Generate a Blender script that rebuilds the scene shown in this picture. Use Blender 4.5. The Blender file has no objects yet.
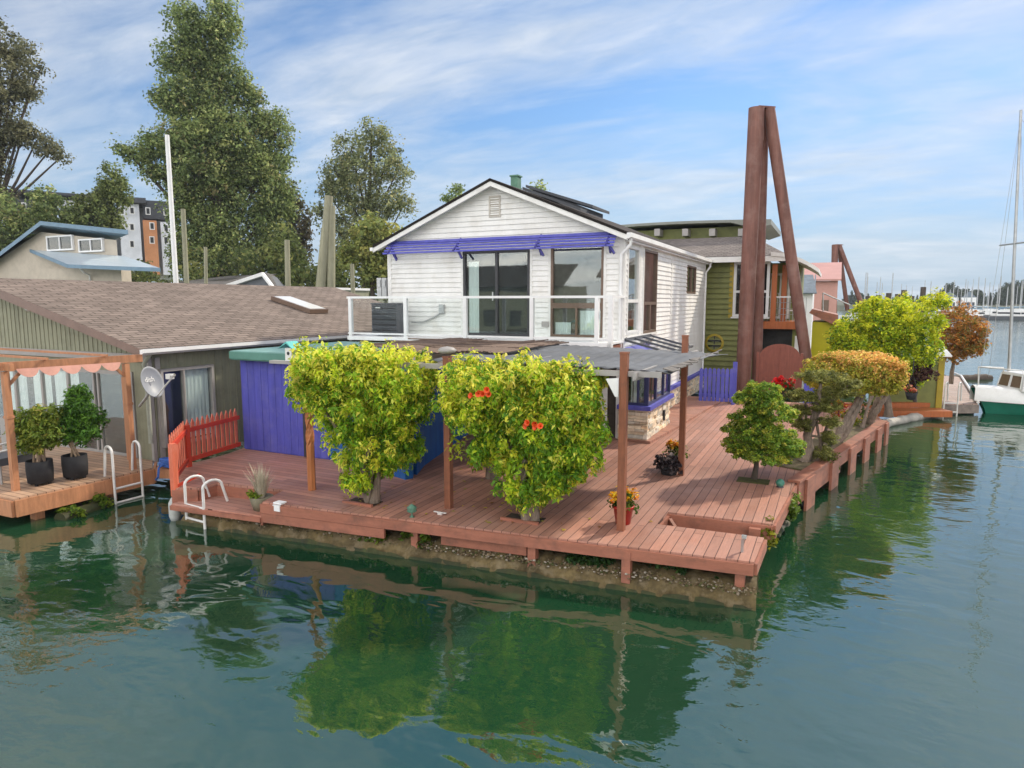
import bpy, bmesh, math, random
import numpy as np
from mathutils import Vector, Matrix
R = math.radians
random.seed(7)
scene = bpy.context.scene
COL = scene.collection

# ------------------------------------------------------------------ camera and measuring helpers
F, HZ, CX, CY, CAMH, YAW = 670.0, 301.0, 512.0, 384.0, 3.9, R(25.5)
TH = math.atan((CY - HZ) / F)

def ray(px, py):
    x = (px - CX) / F; v = (CY - py) / F
    fy = math.cos(TH) + v * math.sin(TH); fz = -math.sin(TH) + v * math.cos(TH)
    c, s = math.cos(YAW), math.sin(YAW)
    return Vector((x * c - fy * s, x * s + fy * c, fz))
def aZ(px, py, z):
    d = ray(px, py); t = (z - CAMH) / d.z; return Vector((d.x * t, d.y * t, z))
def aY(px, py, y):
    d = ray(px, py); t = y / d.y; return Vector((d.x * t, y, CAMH + d.z * t))
def aX(px, py, x):
    d = ray(px, py); t = x / d.x; return Vector((x, d.y * t, CAMH + d.z * t))
def aD(px, py, dist):
    d = ray(px, py); t = dist / math.hypot(d.x, d.y); return Vector((d.x * t, d.y * t, CAMH + d.z * t))

cam = bpy.data.cameras.new("camera"); co = bpy.data.objects.new("camera", cam); COL.objects.link(co)
co.location = (0, 0, CAMH); co.rotation_euler = (math.pi / 2 - TH, 0, YAW)
cam.sensor_width = 36; cam.lens = 36 * F / 1024; cam.clip_start = 0.1; cam.clip_end = 4000
scene.camera = co

# ------------------------------------------------------------------ materials
def nodes(name):
    m = bpy.data.materials.new(name); m.use_nodes = True
    nt = m.node_tree; b = nt.nodes["Principled BSDF"]
    return m, nt, b
def N(nt, typ, **kw):
    n = nt.nodes.new(typ)
    for k, v in kw.items():
        if k in n.inputs: n.inputs[k].default_value = v
        else: setattr(n, k, v)
    return n
def L(nt, a, b): nt.links.new(a, b)
def rgb(c): return (c[0], c[1], c[2], 1.0)
def mixc(nt, fac, a, b, blend='MIX'):
    n = nt.nodes.new('ShaderNodeMix'); n.data_type = 'RGBA'; n.blend_type = blend
    for sock, v in ((n.inputs[0], fac), (n.inputs[6], a), (n.inputs[7], b)):
        if hasattr(v, 'links'): L(nt, v, sock)
        elif isinstance(v, (int, float)): sock.default_value = v
        else: sock.default_value = rgb(v)
    return n.outputs[2]
def ramp(nt, src, stops):
    r = nt.nodes.new('ShaderNodeValToRGB'); L(nt, src, r.inputs[0])
    cr = r.color_ramp
    while len(cr.elements) > 1: cr.elements.remove(cr.elements[-1])
    for i, (p, c) in enumerate(stops):
        e = cr.elements[0] if i == 0 else cr.elements.new(p)
        e.position = p; e.color = rgb(c) if len(c) == 3 else c
    return r.outputs[0]
def noise(nt, vec, scale, detail=4, rough=.55, dist=0.0):
    n = N(nt, 'ShaderNodeTexNoise', Scale=scale, Detail=detail, Roughness=rough, Distortion=dist); L(nt, vec, n.inputs['Vector']); return n.outputs['Fac']
def mapping(nt, vec, scale=(1, 1, 1), rot=(0, 0, 0)):
    n = N(nt, 'ShaderNodeMapping'); n.inputs['Scale'].default_value = scale; n.inputs['Rotation'].default_value = rot
    L(nt, vec, n.inputs['Vector']); return n.outputs[0]
def bump(nt, b, h, strength=.3, dist=.01, prev=None):
    n = N(nt, 'ShaderNodeBump', Strength=strength, Distance=dist); L(nt, h, n.inputs['Height'])
    if prev is not None: L(nt, prev, n.inputs['Normal'])
    L(nt, n.outputs[0], b.inputs['Normal']); return n.outputs[0]

def M(name, col, rough=.6, var=.18, scale=3.0, dirt=None, dirt_amt=.35, bumpy=.0, bscale=60, metal=0.0, spec=.4, grain=None, attr=False):
    """painted / natural surface: two noise layers vary the value, optional dirt colour in blotches, optional bump, optional stretched grain"""
    m, nt, b = nodes(name)
    tc = N(nt, 'ShaderNodeTexCoord').outputs['Object']
    if grain: tc2 = mapping(nt, tc, grain)
    else: tc2 = tc
    n1 = noise(nt, tc2, scale, 5); n2 = noise(nt, tc2, scale * 7, 3)
    lo = tuple(c * (1 - var) for c in col); hi = tuple(min(1, c * (1 + var)) for c in col)
    base = ramp(nt, n1, [(.3, lo), (.7, hi)])
    if attr:
        at = N(nt, 'ShaderNodeAttribute'); at.attribute_name = 'tint'
        base = mixc(nt, 1.0, base, at.outputs['Color'], 'MULTIPLY')
    f2 = ramp(nt, n2, [(.35, (1 - var * .6,) * 3), (.65, (1.0,) * 3)])
    base = mixc(nt, 1.0, base, f2, 'MULTIPLY')
    if dirt:
        nd = noise(nt, tc, scale * 1.7, 6, .65)
        k = ramp(nt, nd, [(.48, (0, 0, 0)), (.72, (dirt_amt,) * 3)])
        base = mixc(nt, k, base, dirt)
    L(nt, base, b.inputs['Base Color'])
    b.inputs['Roughness'].default_value = rough; b.inputs['Metallic'].default_value = metal
    b.inputs['Specular IOR Level'].default_value = spec
    if bumpy: bump(nt, b, noise(nt, tc2, bscale, 4), bumpy, .01)
    return m

def M_planks(name, col, axis='Y', w=.14, length=4.0, gap=.008, dirt=(.25, .16, .13), weather=.45, rough=.55, sun_fade=(.45, .27, .22)):
    m, nt, b = nodes(name)
    tc = N(nt, 'ShaderNodeTexCoord').outputs['Object']
    v = mapping(nt, tc, rot=(0, 0, R(90) if axis == 'Y' else 0))
    br = N(nt, 'ShaderNodeTexBrick'); L(nt, v, br.inputs['Vector'])
    br.offset = .37; br.squash = 1
    for k, x in (('Scale', 1.0), ('Brick Width', length), ('Row Height', w), ('Mortar Size', gap), ('Mortar Smooth', .2), ('Bias', 0.0)): br.inputs[k].default_value = x
    br.inputs['Color1'].default_value = rgb([c * .74 for c in col]); br.inputs['Color2'].default_value = rgb([min(1, c * 1.22) for c in col])
    br.inputs['Mortar'].default_value = rgb([c * .22 for c in col])
    st = (14, .8, 1) if axis == 'Y' else (.8, 14, 1)
    gr = noise(nt, mapping(nt, tc, st), 3.5, 5, .65)
    base = mixc(nt, 1.0, br.outputs['Color'], ramp(nt, gr, [(.3, (.78,) * 3), (.7, (1.1,) * 3)]), 'MULTIPLY')
    bl = noise(nt, tc, .55, 5, .6)
    base = mixc(nt, ramp(nt, bl, [(.42, (0, 0, 0)), (.68, (weather,) * 3)]), base, sun_fade)
    bl2 = noise(nt, tc, 1.9, 6, .7)
    base = mixc(nt, ramp(nt, bl2, [(.52, (0, 0, 0)), (.75, (.4,) * 3)]), base, dirt)
    # the gap between boards stays dark whatever the boards' wear
    base = mixc(nt, br.outputs['Fac'], base, [c * .2 for c in col])
    L(nt, base, b.inputs['Base Color'])
    L(nt, ramp(nt, bl2, [(.3, (rough - .12,) * 3), (.7, (rough + .15,) * 3)]), b.inputs['Roughness'])
    b.inputs['Specular IOR Level'].default_value = .4
    inv = N(nt, 'ShaderNodeMath', operation='SUBTRACT'); inv.inputs[0].default_value = 1; L(nt, br.outputs['Fac'], inv.inputs[1])
    p = bump(nt, b, inv.outputs[0], .6, .012); bump(nt, b, gr, .15, .006, p)
    return m

def M_shingle(name, col, w=.32, h=.14, var=.3, moss=None):
    m, nt, b = nodes(name)
    uv = N(nt, 'ShaderNodeTexCoord').outputs['UV']; tc = N(nt, 'ShaderNodeTexCoord').outputs['Object']
    wob = noise(nt, uv, 3.0, 2)
    br = N(nt, 'ShaderNodeTexBrick'); L(nt, uv, br.inputs['Vector']); br.offset = .43; br.offset_frequency = 2
    for k, x in (('Scale', 1.0), ('Brick Width', w), ('Row Height', h), ('Mortar Size', .016), ('Mortar Smooth', .3), ('Bias', 0.0)): br.inputs[k].default_value = x
    br.inputs['Color1'].default_value = rgb([c * (1 - var) for c in col]); br.inputs['Color2'].default_value = rgb([min(1, c * (1 + var)) for c in col])
    br.inputs['Mortar'].default_value = rgb([c * .30 for c in col])
    g = noise(nt, tc, 140, 2)
    base = mixc(nt, 1.0, br.outputs['Color'], ramp(nt, g, [(.3, (.7,) * 3), (.7, (1.15,) * 3)]), 'MULTIPLY')
    s = noise(nt, tc, .7, 5, .6)
    base = mixc(nt, 1.0, base, ramp(nt, s, [(.3, (.82,) * 3), (.7, (1.1,) * 3)]), 'MULTIPLY')
    if moss:
        k = ramp(nt, noise(nt, tc, 1.3, 6, .7), [(.52, (0, 0, 0)), (.7, (.5,) * 3)]); base = mixc(nt, k, base, moss)
    L(nt, base, b.inputs['Base Color']); b.inputs['Roughness'].default_value = .9; b.inputs['Specular IOR Level'].default_value = .2
    inv = N(nt, 'ShaderNodeMath', operation='SUBTRACT'); inv.inputs[0].default_value = 1; L(nt, br.outputs['Fac'], inv.inputs[1])
    p = bump(nt, b, inv.outputs[0], .5, .02); bump(nt, b, g, .25, .005, p)
    return m

def M_leaf(name, rough=.55, trans=.42):
    m, nt, b = nodes(name)
    at = N(nt, 'ShaderNodeAttribute'); at.attribute_name = 'tint'
    L(nt, at.outputs['Color'], b.inputs['Base Color']); b.inputs['Roughness'].default_value = rough; b.inputs['Specular IOR Level'].default_value = .25
    tr = N(nt, 'ShaderNodeBsdfTranslucent'); L(nt, at.outputs['Color'], tr.inputs['Color'])
    mx = N(nt, 'ShaderNodeMixShader'); mx.inputs[0].default_value = trans
    L(nt, b.outputs[0], mx.inputs[1]); L(nt, tr.outputs[0], mx.inputs[2]); L(nt, mx.outputs[0], nt.nodes['Material Output'].inputs['Surface'])
    return m

def M_glass(name, tint=(.9, .95, .95), refl=.12):
    m, nt, b = nodes(name)
    t = N(nt, 'ShaderNodeBsdfTransparent'); t.inputs[0].default_value = rgb(tint)
    g = N(nt, 'ShaderNodeBsdfGlossy', Roughness=.02); g.inputs[0].default_value = (1, 1, 1, 1)
    fr = N(nt, 'ShaderNodeLayerWeight', Blend=.5); pw = N(nt, 'ShaderNodeMath', operation='POWER'); L(nt, fr.outputs['Facing'], pw.inputs[0]); pw.inputs[1].default_value = 4.5
    ad = N(nt, 'ShaderNodeMath', operation='MULTIPLY_ADD', use_clamp=True); L(nt, pw.outputs[0], ad.inputs[0]); ad.inputs[1].default_value = .9; ad.inputs[2].default_value = .045 + refl
    tc = N(nt, 'ShaderNodeTexCoord').outputs['Object']
    bp = N(nt, 'ShaderNodeBump', Strength=.05, Distance=.02); L(nt, noise(nt, tc, 1.2, 2), bp.inputs['Height']); L(nt, bp.outputs[0], g.inputs['Normal'])
    mx = N(nt, 'ShaderNodeMixShader'); L(nt, ad.outputs[0], mx.inputs[0]); L(nt, t.outputs[0], mx.inputs[1]); L(nt, g.outputs[0], mx.inputs[2])
    L(nt, mx.outputs[0], nt.nodes['Material Output'].inputs['Surface'])
    return m

# ------------------------------------------------------------------ mesh building
class MB:
    def __init__(s): s.v = []; s.f = []; s.uv = {}; s.tint = {}; s.sm = set(); s.t = None
    def add(s, vs, fs, uv=None, smooth=False):
        o = len(s.v); s.v.extend([tuple(p) for p in vs])
        for k, f in enumerate(fs):
            i = len(s.f); s.f.append(tuple(o + j for j in f))
            if uv: s.uv[i] = uv[k]
            if s.t is not None: s.tint[i] = s.t
            if smooth: s.sm.add(i)
        return s
    def quad(s, a, b, c, d, uv=None): return s.add([a, b, c, d], [(0, 1, 2, 3)], [uv] if uv else None)
    def poly(s, pts): return s.add(pts, [tuple(range(len(pts)))])
    def box(s, c, size, rz=0, mat=None):
        x, y, z = (q / 2 for q in size); vs = [Vector((i * x, j * y, k * z)) for i in (-1, 1) for j in (-1, 1) for k in (-1, 1)]
        if mat is None: mat = Matrix.Rotation(rz, 4, 'Z')
        vs = [mat @ p + Vector(c) for p in vs]
        return s.add(vs, [(0, 1, 3, 2), (4, 6, 7, 5), (0, 4, 5, 1), (2, 3, 7, 6), (0, 2, 6, 4), (1, 5, 7, 3)])
    def b2(s, lo, hi):
        return s.box([(a + b) / 2 for a, b in zip(lo, hi)], [abs(b - a) for a, b in zip(lo, hi)])
    def bar(s, p0, p1, w, h, up=(0, 0, 1)):
        """rectangular bar from p0 to p1: w across (horizontal), h along up"""
        p0, p1 = Vector(p0), Vector(p1); d = (p1 - p0); l = d.length; d.normalize()
        up = Vector(up)
        if abs(d.dot(up)) > .98: up = Vector((0, 1, 0))
        sx = d.cross(up).normalized(); u = sx.cross(d).normalized()
        vs = []
        for q in (p0, p1):
            for i, j in ((-1, -1), (1, -1), (1, 1), (-1, 1)): vs.append(q + sx * (i * w / 2) + u * (j * h / 2))
        return s.add(vs, [(0, 1, 2, 3), (7, 6, 5, 4), (0, 4, 5, 1), (1, 5, 6, 2), (2, 6, 7, 3), (3, 7, 4, 0)])
    def tube(s, pts, r, n=8, cap=True):
        pts = [Vector(p) for p in pts]; rs = r if isinstance(r, (list, tuple)) else [r] * len(pts)
        vs = []; fs = []; ref = None
        for i, p in enumerate(pts):
            d = (pts[min(i + 1, len(pts) - 1)] - pts[max(i - 1, 0)]).normalized()
            if ref is None: ref = Vector((1, 0, 0)) if abs(d.x) < .8 else Vector((0, 1, 0))
            u = (ref - d * ref.dot(d)).normalized(); w = d.cross(u); ref = u
            for k in range(n):
                a = 2 * math.pi * k / n; vs.append(p + (u * math.cos(a) + w * math.sin(a)) * rs[i])
        for i in range(len(pts) - 1):
            for k in range(n): fs.append((i * n + k, i * n + (k + 1) % n, (i + 1) * n + (k + 1) % n, (i + 1) * n + k))
        s.add(vs, fs, smooth=n > 5)
        if cap:
            s.add(vs[:n], [tuple(range(n - 1, -1, -1))]); s.add(vs[-n:], [tuple(range(n))])
        return s
    def lathe(s, c, prof, n=16, axis='Z', mat=None):
        vs = []; fs = []
        for r, z in prof:
            for k in range(n):
                a = 2 * math.pi * k / n; q = Vector((r * math.cos(a), r * math.sin(a), z))
                if mat is not None: q = mat @ q
                vs.append(q + Vector(c))
        for i in range(len(prof) - 1):
            for k in range(n): fs.append((i * n + k, i * n + (k + 1) % n, (i + 1) * n + (k + 1) % n, (i + 1) * n + k))
        return s.add(vs, fs, smooth=True)
    def prism(s, pts, z0, z1):
        """horizontal polygon (list of xy, counter-clockwise) from z0 to z1"""
        n = len(pts); vs = [(p[0], p[1], z0) for p in pts] + [(p[0], p[1], z1) for p in pts]
        return s.add(vs, [tuple(range(n - 1, -1, -1)), tuple(range(n, 2 * n))] + [(i, (i + 1) % n, n + (i + 1) % n, n + i) for i in range(n)])
    def extrude(s, pts, vec):
        """flat 3D polygon extruded along vec"""
        n = len(pts); vec = Vector(vec); vs = [Vector(p) for p in pts] + [Vector(p) + vec for p in pts]
        return s.add(vs, [tuple(range(n - 1, -1, -1)), tuple(range(n, 2 * n))] + [(i, (i + 1) % n, n + (i + 1) % n, n + i) for i in range(n)])
    def blob(s, c, r, n=10, m=7, jit=0.0):
        prof = [(math.sin(math.pi * i / m), -math.cos(math.pi * i / m)) for i in range(m + 1)]
        vs = []; fs = []
        for q, z in prof:
            for k in range(n):
                a = 2 * math.pi * k / n; j = 1 + random.uniform(-jit, jit)
                vs.append((c[0] + r[0] * q * math.cos(a) * j, c[1] + r[1] * q * math.sin(a) * j, c[2] + r[2] * z * j))
        for i in range(m):
            for k in range(n): fs.append((i * n + k, i * n + (k + 1) % n, (i + 1) * n + (k + 1) % n, (i + 1) * n + k))
        return s.add(vs, fs, smooth=True)
    def siding(s, O, U, Nn, span, z0, z1, pitch=.13, holes=(), lip=.024):
        """lap boards on a wall: O origin, U along the wall, Nn outward; span(z)->(u0,u1); holes (u0,u1,z0,z1) in metres from O"""
        O, U, Nn = Vector(O), Vector(U).normalized(), Vector(Nn).normalized(); Z = Vector((0, 0, 1))
        z = z0
        while z < z1 - 1e-4:
            zt = min(z + pitch, z1); cuts = sorted({z, zt} | {h for q in holes for h in (q[2], q[3]) if z < h < zt})
            for za, zb in zip(cuts, cuts[1:]):
                a0, a1 = span(za); b0, b1 = span(zb)
                zm = (za + zb) / 2; iv = [(0.0, 1.0)]
                blocks = sorted((q[0], q[1]) for q in holes if q[2] <= zm <= q[3])
                segs = []; cur = None
                lo, hi = min(a0, b0), max(a1, b1)
                pos = lo
                for h0, h1 in blocks:
                    if h0 > pos: segs.append((pos, h0))
                    pos = max(pos, h1)
                if pos < hi: segs.append((pos, hi))
                ta = lip * (1 - (za - z) / pitch) + .004; tb = lip * (1 - (zb - z) / pitch) + .004
                for u0, u1 in segs:
                    ua0, ua1 = (a0 if u0 == lo else u0), (a1 if u1 == hi else u1)
                    ub0, ub1 = (b0 if u0 == lo else u0), (b1 if u1 == hi else u1)
                    if ua1 - ua0 < .003: continue
                    j = random.uniform(-.0015, .0015)
                    A = O + U * ua0 + Z * za + Nn * (ta + j); B = O + U * ua1 + Z * za + Nn * (ta + j)
                    C = O + U * ub1 + Z * zb + Nn * (tb + j); D = O + U * ub0 + Z * zb + Nn * (tb + j)
                    A0 = O + U * ua0 + Z * za; B0 = O + U * ua1 + Z * za; C0 = O + U * ub1 + Z * zb; D0 = O + U * ub0 + Z * zb
                    s.add([A, B, C, D, A0, B0, C0, D0], [(0, 1, 2, 3), (4, 5, 1, 0), (1, 5, 6, 2), (4, 0, 3, 7), (3, 2, 6, 7)])
            z = zt
        return s

ORG = {}
def build(name, mb, mat, parent=None, loc=None):
    """link mb as ONE mesh object; coordinates in mb are world coordinates"""
    org = ORG[parent.name] if parent is not None else Vector(loc if loc is not None else (0, 0, 0))
    me = bpy.data.meshes.new(name)
    me.from_pydata([(p[0] - org.x, p[1] - org.y, p[2] - org.z) for p in mb.v], [], mb.f)
    if mb.uv:
        ul = me.uv_layers.new(name='UVMap')
        for pl in me.polygons:
            q = mb.uv.get(pl.index)
            if q:
                for li, k in zip(pl.loop_indices, q): ul.data[li].uv = k
    if mb.tint:
        at = me.attributes.new('tint', 'FLOAT_COLOR', 'FACE')
        for i in range(len(mb.f)):
            c = mb.tint.get(i, (1, 1, 1)); at.data[i].color = (c[0], c[1], c[2], 1)
    for i in mb.sm: me.polygons[i].use_smooth = True
    me.materials.append(mat); me.validate(); me.update()
    bm = bmesh.new(); bm.from_mesh(me); bmesh.ops.recalc_face_normals(bm, faces=bm.faces); bm.to_mesh(me); bm.free()
    o = bpy.data.objects.new(name, me); COL.objects.link(o)
    if parent is not None: o.parent = parent
    else: o.location = org
    ORG[o.name] = org
    return o
def tag(o, label, cat, group=None, kind=None):
    if label: o['label'] = label
    if cat: o['category'] = cat
    if group: o['group'] = group
    if kind: o['kind'] = kind
    return o
def thing(name, label, cat, loc, group=None):
    o = bpy.data.objects.new(name, None); COL.objects.link(o); o.location = loc; o.empty_display_size = .2
    ORG[o.name] = Vector(loc); return tag(o, label, cat, group)
def copy_tree(o, parent=None):
    c = o.copy(); COL.objects.link(c); c.parent = parent; ORG[c.name] = ORG.get(o.name, Vector())
    for ch in [q for q in o.children]: copy_tree(ch, c)
    return c
def dup(o, loc, rz=0.0, scale=None, label=None):
    c = copy_tree(o); c.location = loc; c.rotation_euler = (0, 0, rz)
    if scale is not None: c.scale = (scale,) * 3 if isinstance(scale, (int, float)) else scale
    if label: c['label'] = label
    return c
def structure(name, mb, mat):
    o = build(name, mb, mat); o['kind'] = 'structure'; return o
def bevel(o, w=.008, seg=2):
    m = o.modifiers.new('bevel', 'BEVEL'); m.width = w; m.segments = seg; m.limit_method = 'ANGLE'; m.angle_limit = R(40)
    return o

# ------------------------------------------------------------------ foliage
def leaves(name, clumps, per, size, palette, mat, parent, seed=0, aspect=.5, spread=1.0, up=.5, droop=0.0, shape='leaf', tone=None, jitter=.25):
    """clumps: array (k,7) centre xyz, radii xyz, 'outward' scale; each clump gets `per` small folded leaves; palette: [(weight, rgb)]
    tone(centre array)->palette index probabilities shift (0..1) toward the LAST palette entry"""
    rng = np.random.default_rng(seed)
    cl = np.asarray(clumps, float); k = len(cl); n = k * per
    idx = np.repeat(np.arange(k), per)
    d = rng.normal(size=(n, 3)); d /= np.linalg.norm(d, axis=1)[:, None]
    rad = rng.random(n) ** .45
    pos = cl[idx, :3] + d * rad[:, None] * cl[idx, 3:6] * spread
    nrm = d * .6 + rng.normal(size=(n, 3)) * .45 + np.array([0, 0, up])
    nrm /= np.linalg.norm(nrm, axis=1)[:, None]
    t = rng.normal(size=(n, 3)); t[:, 2] -= droop * 2
    t -= nrm * (t * nrm).sum(1)[:, None]; t /= np.linalg.norm(t, axis=1)[:, None]
    b = np.cross(nrm, t)
    s = size * (1 + jitter * rng.normal(size=n)).clip(.5, 1.7)
    w = s * aspect
    # a leaf folded along its midrib: base, left, tip, right
    p0 = pos - t * (s / 2)[:, None]; p2 = pos + t * (s / 2)[:, None]
    fold = nrm * (w * .25)[:, None]
    p1 = pos + b * (w / 2)[:, None] + fold - t * (s * .08)[:, None]; p3 = pos - b * (w / 2)[:, None] + fold - t * (s * .08)[:, None]
    V = np.stack([p0, p1, p2, p3], 1).reshape(-1, 3)
    org = np.array(ORG[parent.name])
    V = (V - org).astype(np.float32)
    me = bpy.data.meshes.new(name); me.vertices.add(4 * n); me.vertices.foreach_set('co', V.ravel())
    tri = np.array([0, 1, 2, 0, 2, 3])
    li = (np.arange(n)[:, None] * 4 + tri[None, :]).ravel().astype(np.int32)
    me.loops.add(6 * n); me.loops.foreach_set('vertex_index', li)
    me.polygons.add(2 * n); me.polygons.foreach_set('loop_start', (np.arange(2 * n) * 3).astype(np.int32))
    pw = np.array([p[0] for p in palette], float); pc = np.array([p[1] for p in palette], float)
    pw /= pw.sum()
    # each clump leans to one colour, each leaf varies round it
    ci = rng.choice(len(pw), size=k, p=pw)
    own = rng.choice(len(pw), size=n, p=pw)
    pick = np.where(rng.random(n) < .65, ci[idx], own)
    colr = pc[pick]
    if tone is not None:
        q = np.clip(tone(pos), 0, 1); sel = rng.random(n) < q; colr[sel] = pc[-1]
    colr = colr * (1 + .22 * rng.normal(size=(n, 1))).clip(.5, 1.6) * (1 + .12 * rng.normal(size=(k, 1)))[idx].clip(.7, 1.3)
    C = np.ones((2 * n, 4), np.float32); C[:, :3] = np.repeat(colr, 2, 0).clip(.004, .95)
    at = me.attributes.new('tint', 'FLOAT_COLOR', 'FACE'); at.data.foreach_set('color', C.ravel())
    me.materials.append(mat); me.update(calc_edges=True); me.validate()
    o = bpy.data.objects.new(name, me); COL.objects.link(o); o.parent = parent; ORG[o.name] = Vector(org)
    return o
def lobe_clumps(lobes, n, cr, seed=0, shell=.55, flat=1.0, ragged=.13):
    """n clump centres spread through ellipsoid lobes (cx,cy,cz,rx,ry,rz), mostly towards their surface"""
    rng = np.random.default_rng(seed); lb = np.asarray(lobes, float)
    vol = (lb[:, 3] * lb[:, 4] * lb[:, 5]) ** (2 / 3); pick = rng.choice(len(lb), size=n, p=vol / vol.sum())
    d = rng.normal(size=(n, 3)); d /= np.linalg.norm(d, axis=1)[:, None]
    rad = shell + (1 - shell) * rng.random(n) ** .6
    rad *= 1 + ragged * rng.normal(size=n)
    c = lb[pick, :3] + d * rad[:, None] * lb[pick, 3:6]
    r = cr * (1 + .3 * rng.normal(size=n)).clip(.5, 1.6)
    return np.column_stack([c, r, r, r * flat])
# ------------------------------------------------------------------ palette
mWHITE = M('white_paint', (.80, .80, .79), .5, .05, 1.5, dirt=(.5, .48, .42), dirt_amt=.22)
mSIDING = M('white_lap_paint', (.80, .79, .76), .5, .06, 1.2, dirt=(.50, .46, .38), dirt_amt=.42, grain=(1.6, 1.6, .5))
mTRIM = M('white_trim', (.78, .77, .74), .45, .06, 2, dirt=(.45, .42, .36), dirt_amt=.3)
mROOFD = M_shingle('dark_shingle', (.075, .062, .055))
mROOFB = M_shingle('brown_shingle', (.245, .195, .165), var=.2, w=.42, h=.16)
mROOFG = M_shingle('taupe_shingle', (.25, .22, .205), var=.22)
mROOFGREY = M_shingle('grey_shingle', (.18, .17, .165), var=.22, moss=(.1, .1, .05))
mPURPLE = M('violet_paint', (.085, .09, .43), .6, .16, 1.4, dirt=(.19, .18, .44), dirt_amt=.45, grain=(5, 5, .5))
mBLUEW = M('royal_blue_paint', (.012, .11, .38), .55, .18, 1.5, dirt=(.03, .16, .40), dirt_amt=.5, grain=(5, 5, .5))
mDECK = M_planks('deck_boards', (.41, .195, .135), 'Y', gap=.0055, weather=.6)
mDECKX = M_planks('deck_boards_cross', (.40, .187, .13), 'X', gap=.005, weather=.55)
mFASC = M('deck_fascia_paint', (.35, .135, .085), .55, .16, 2.2, dirt=(.10, .06, .045), dirt_amt=.6, grain=(1, 1, 5))
mPOST = M('stained_post', (.25, .09, .045), .5, .18, 4, dirt=(.12, .05, .03), dirt_amt=.5, grain=(6, 6, .6))
mPOSTO = M('orange_stained_post', (.46, .17, .06), .5, .22, 4, grain=(8, 8, .7))
mDARK = M('dark_interior', (.035, .036, .038), .7, .3, 2)
mDIM = M('dim_room', (.10, .085, .07), .7, .4, 1.4)
mGLASS = M_glass('window_glass', refl=.05)
mGLASSD = M_glass('tinted_glass', (.5, .54, .54), refl=.02)
mGCLEAR = M_glass('rail_glass', (.965, .985, .98), refl=-.035)
mBRONZE = M('bronze_frame', (.16, .105, .075), .4, .12, 4)
mBLKFR = M('charcoal_frame', (.045, .045, .05), .4, .15, 4)
mBLUEFR = M('navy_frame', (.035, .04, .11), .4, .15, 4)
mCURT = M('pale_curtain', (.82, .82, .78), .85, .1, 2, grain=(14, 14, .4))
mMETAL = M('galvanised', (.45, .46, .46), .4, .15, 5, metal=.6)
mALU = M('white_ladder_metal', (.72, .71, .68), .35, .08, 5, metal=.1, dirt=(.35, .3, .22), dirt_amt=.3)
mGREYPOLY = M('grey_canopy_sheet', (.13, .14, .155), .75, .25, 1.0, dirt=(.10, .10, .10), dirt_amt=.5)
mREED = M('weathered_reed', (.19, .135, .105), .85, .35, 5, grain=(1, 12, 1), bumpy=.4, bscale=30)
mTEAL = M('teal_roof_paint', (.22, .40, .37), .5, .14, 1.3, dirt=(.12, .2, .17), dirt_amt=.4)
mTEALD = M('teal_fascia', (.10, .25, .20), .5, .12, 1.3)
mACC = M('heat_pump_case', (.095, .10, .115), .45, .12, 3)
mSTONE = M('ledger_stone', (.80, .69, .53), .85, .2, 9, bumpy=.5, bscale=45, attr=True)
mMORT = M('stone_joint', (.10, .075, .055), .9, .2, 9)
mRUST = M('rust_steel', (.20, .088, .066), .62, .34, 1.1, dirt=(.25, .15, .125), dirt_amt=.75, grain=(4, 4, .3), bumpy=.1, bscale=20)
mLOG = M('float_log', (.13, .095, .04), .9, .5, 3.0, dirt=(.30, .24, .15), dirt_amt=.6, bumpy=.8, bscale=18)
mLOGWET = M('wet_algae_log', (.045, .05, .014), .7, .5, 3.0, dirt=(.02, .02, .012), dirt_amt=.7, bumpy=.6, bscale=25)
mREDF = M('coral_red_fence', (.64, .16, .085), .5, .14, 3, dirt=(.68, .25, .18), dirt_amt=.5, grain=(6, 6, .6))
mREDR = M('red_rail_paint', (.56, .055, .022), .45, .1, 3)
mOLIVE = M('olive_lap_paint', (.22, .235, .07), .55, .1, 1.6, dirt=(.07, .075, .03), dirt_amt=.4)
mYEL = M('mustard_trim', (.42, .31, .03), .5, .1, 3)
mLIME = M('lime_wall_paint', (.50, .44, .01), .55, .08, 1.5)
mORW = M('orange_brown_wood', (.42, .12, .035), .5, .15, 3, grain=(6, 6, .6))
mGATE = M('barn_red_gate', (.24, .075, .05), .55, .15, 3, grain=(8, 8, .5), dirt=(.12, .04, .03), dirt_amt=.4)
mCEDAR = M('cedar_beam', (.48, .22, .11), .55, .2, 3, grain=(5, 5, .7), dirt=(.3, .15, .08), dirt_amt=.4)
mCEDARD = M_planks('cedar_deck', (.40, .24, .15), 'X', .14, 3.0, dirt=(.2, .13, .09), sun_fade=(.5, .36, .25))
mSAGE = M('sage_panel_wall', (.29, .29, .20), .65, .1, 2.0, dirt=(.13, .13, .09), dirt_amt=.4, grain=(7, 7, .4))
mGREYTR = M('grey_trim', (.36, .34, .32), .5, .1, 2)
mBROWNTR = M('brown_rake_trim', (.22, .145, .115), .5, .15, 2)
mCANVAS = M('pink_canvas', (.62, .32, .25), .8, .1, 4)
mBEIGE = M('beige_stucco', (.50, .44, .355), .7, .07, 1.4, dirt=(.3, .26, .2), dirt_amt=.3)
mBLUEROOF = M('blue_fascia', (.14, .235, .32), .45, .12, 2)
mBLUEMET = M('pale_blue_metal_roof', (.50, .58, .63), .35, .1, .8, metal=.2, grain=(1, 10, 1))
mBLACKPOT = M('black_fabric_pot', (.028, .028, .031), .9, .2, 8, bumpy=.3, bscale=90)
mREDPOT = M('red_pot', (.42, .02, .015), .3, .1, 4)
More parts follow.
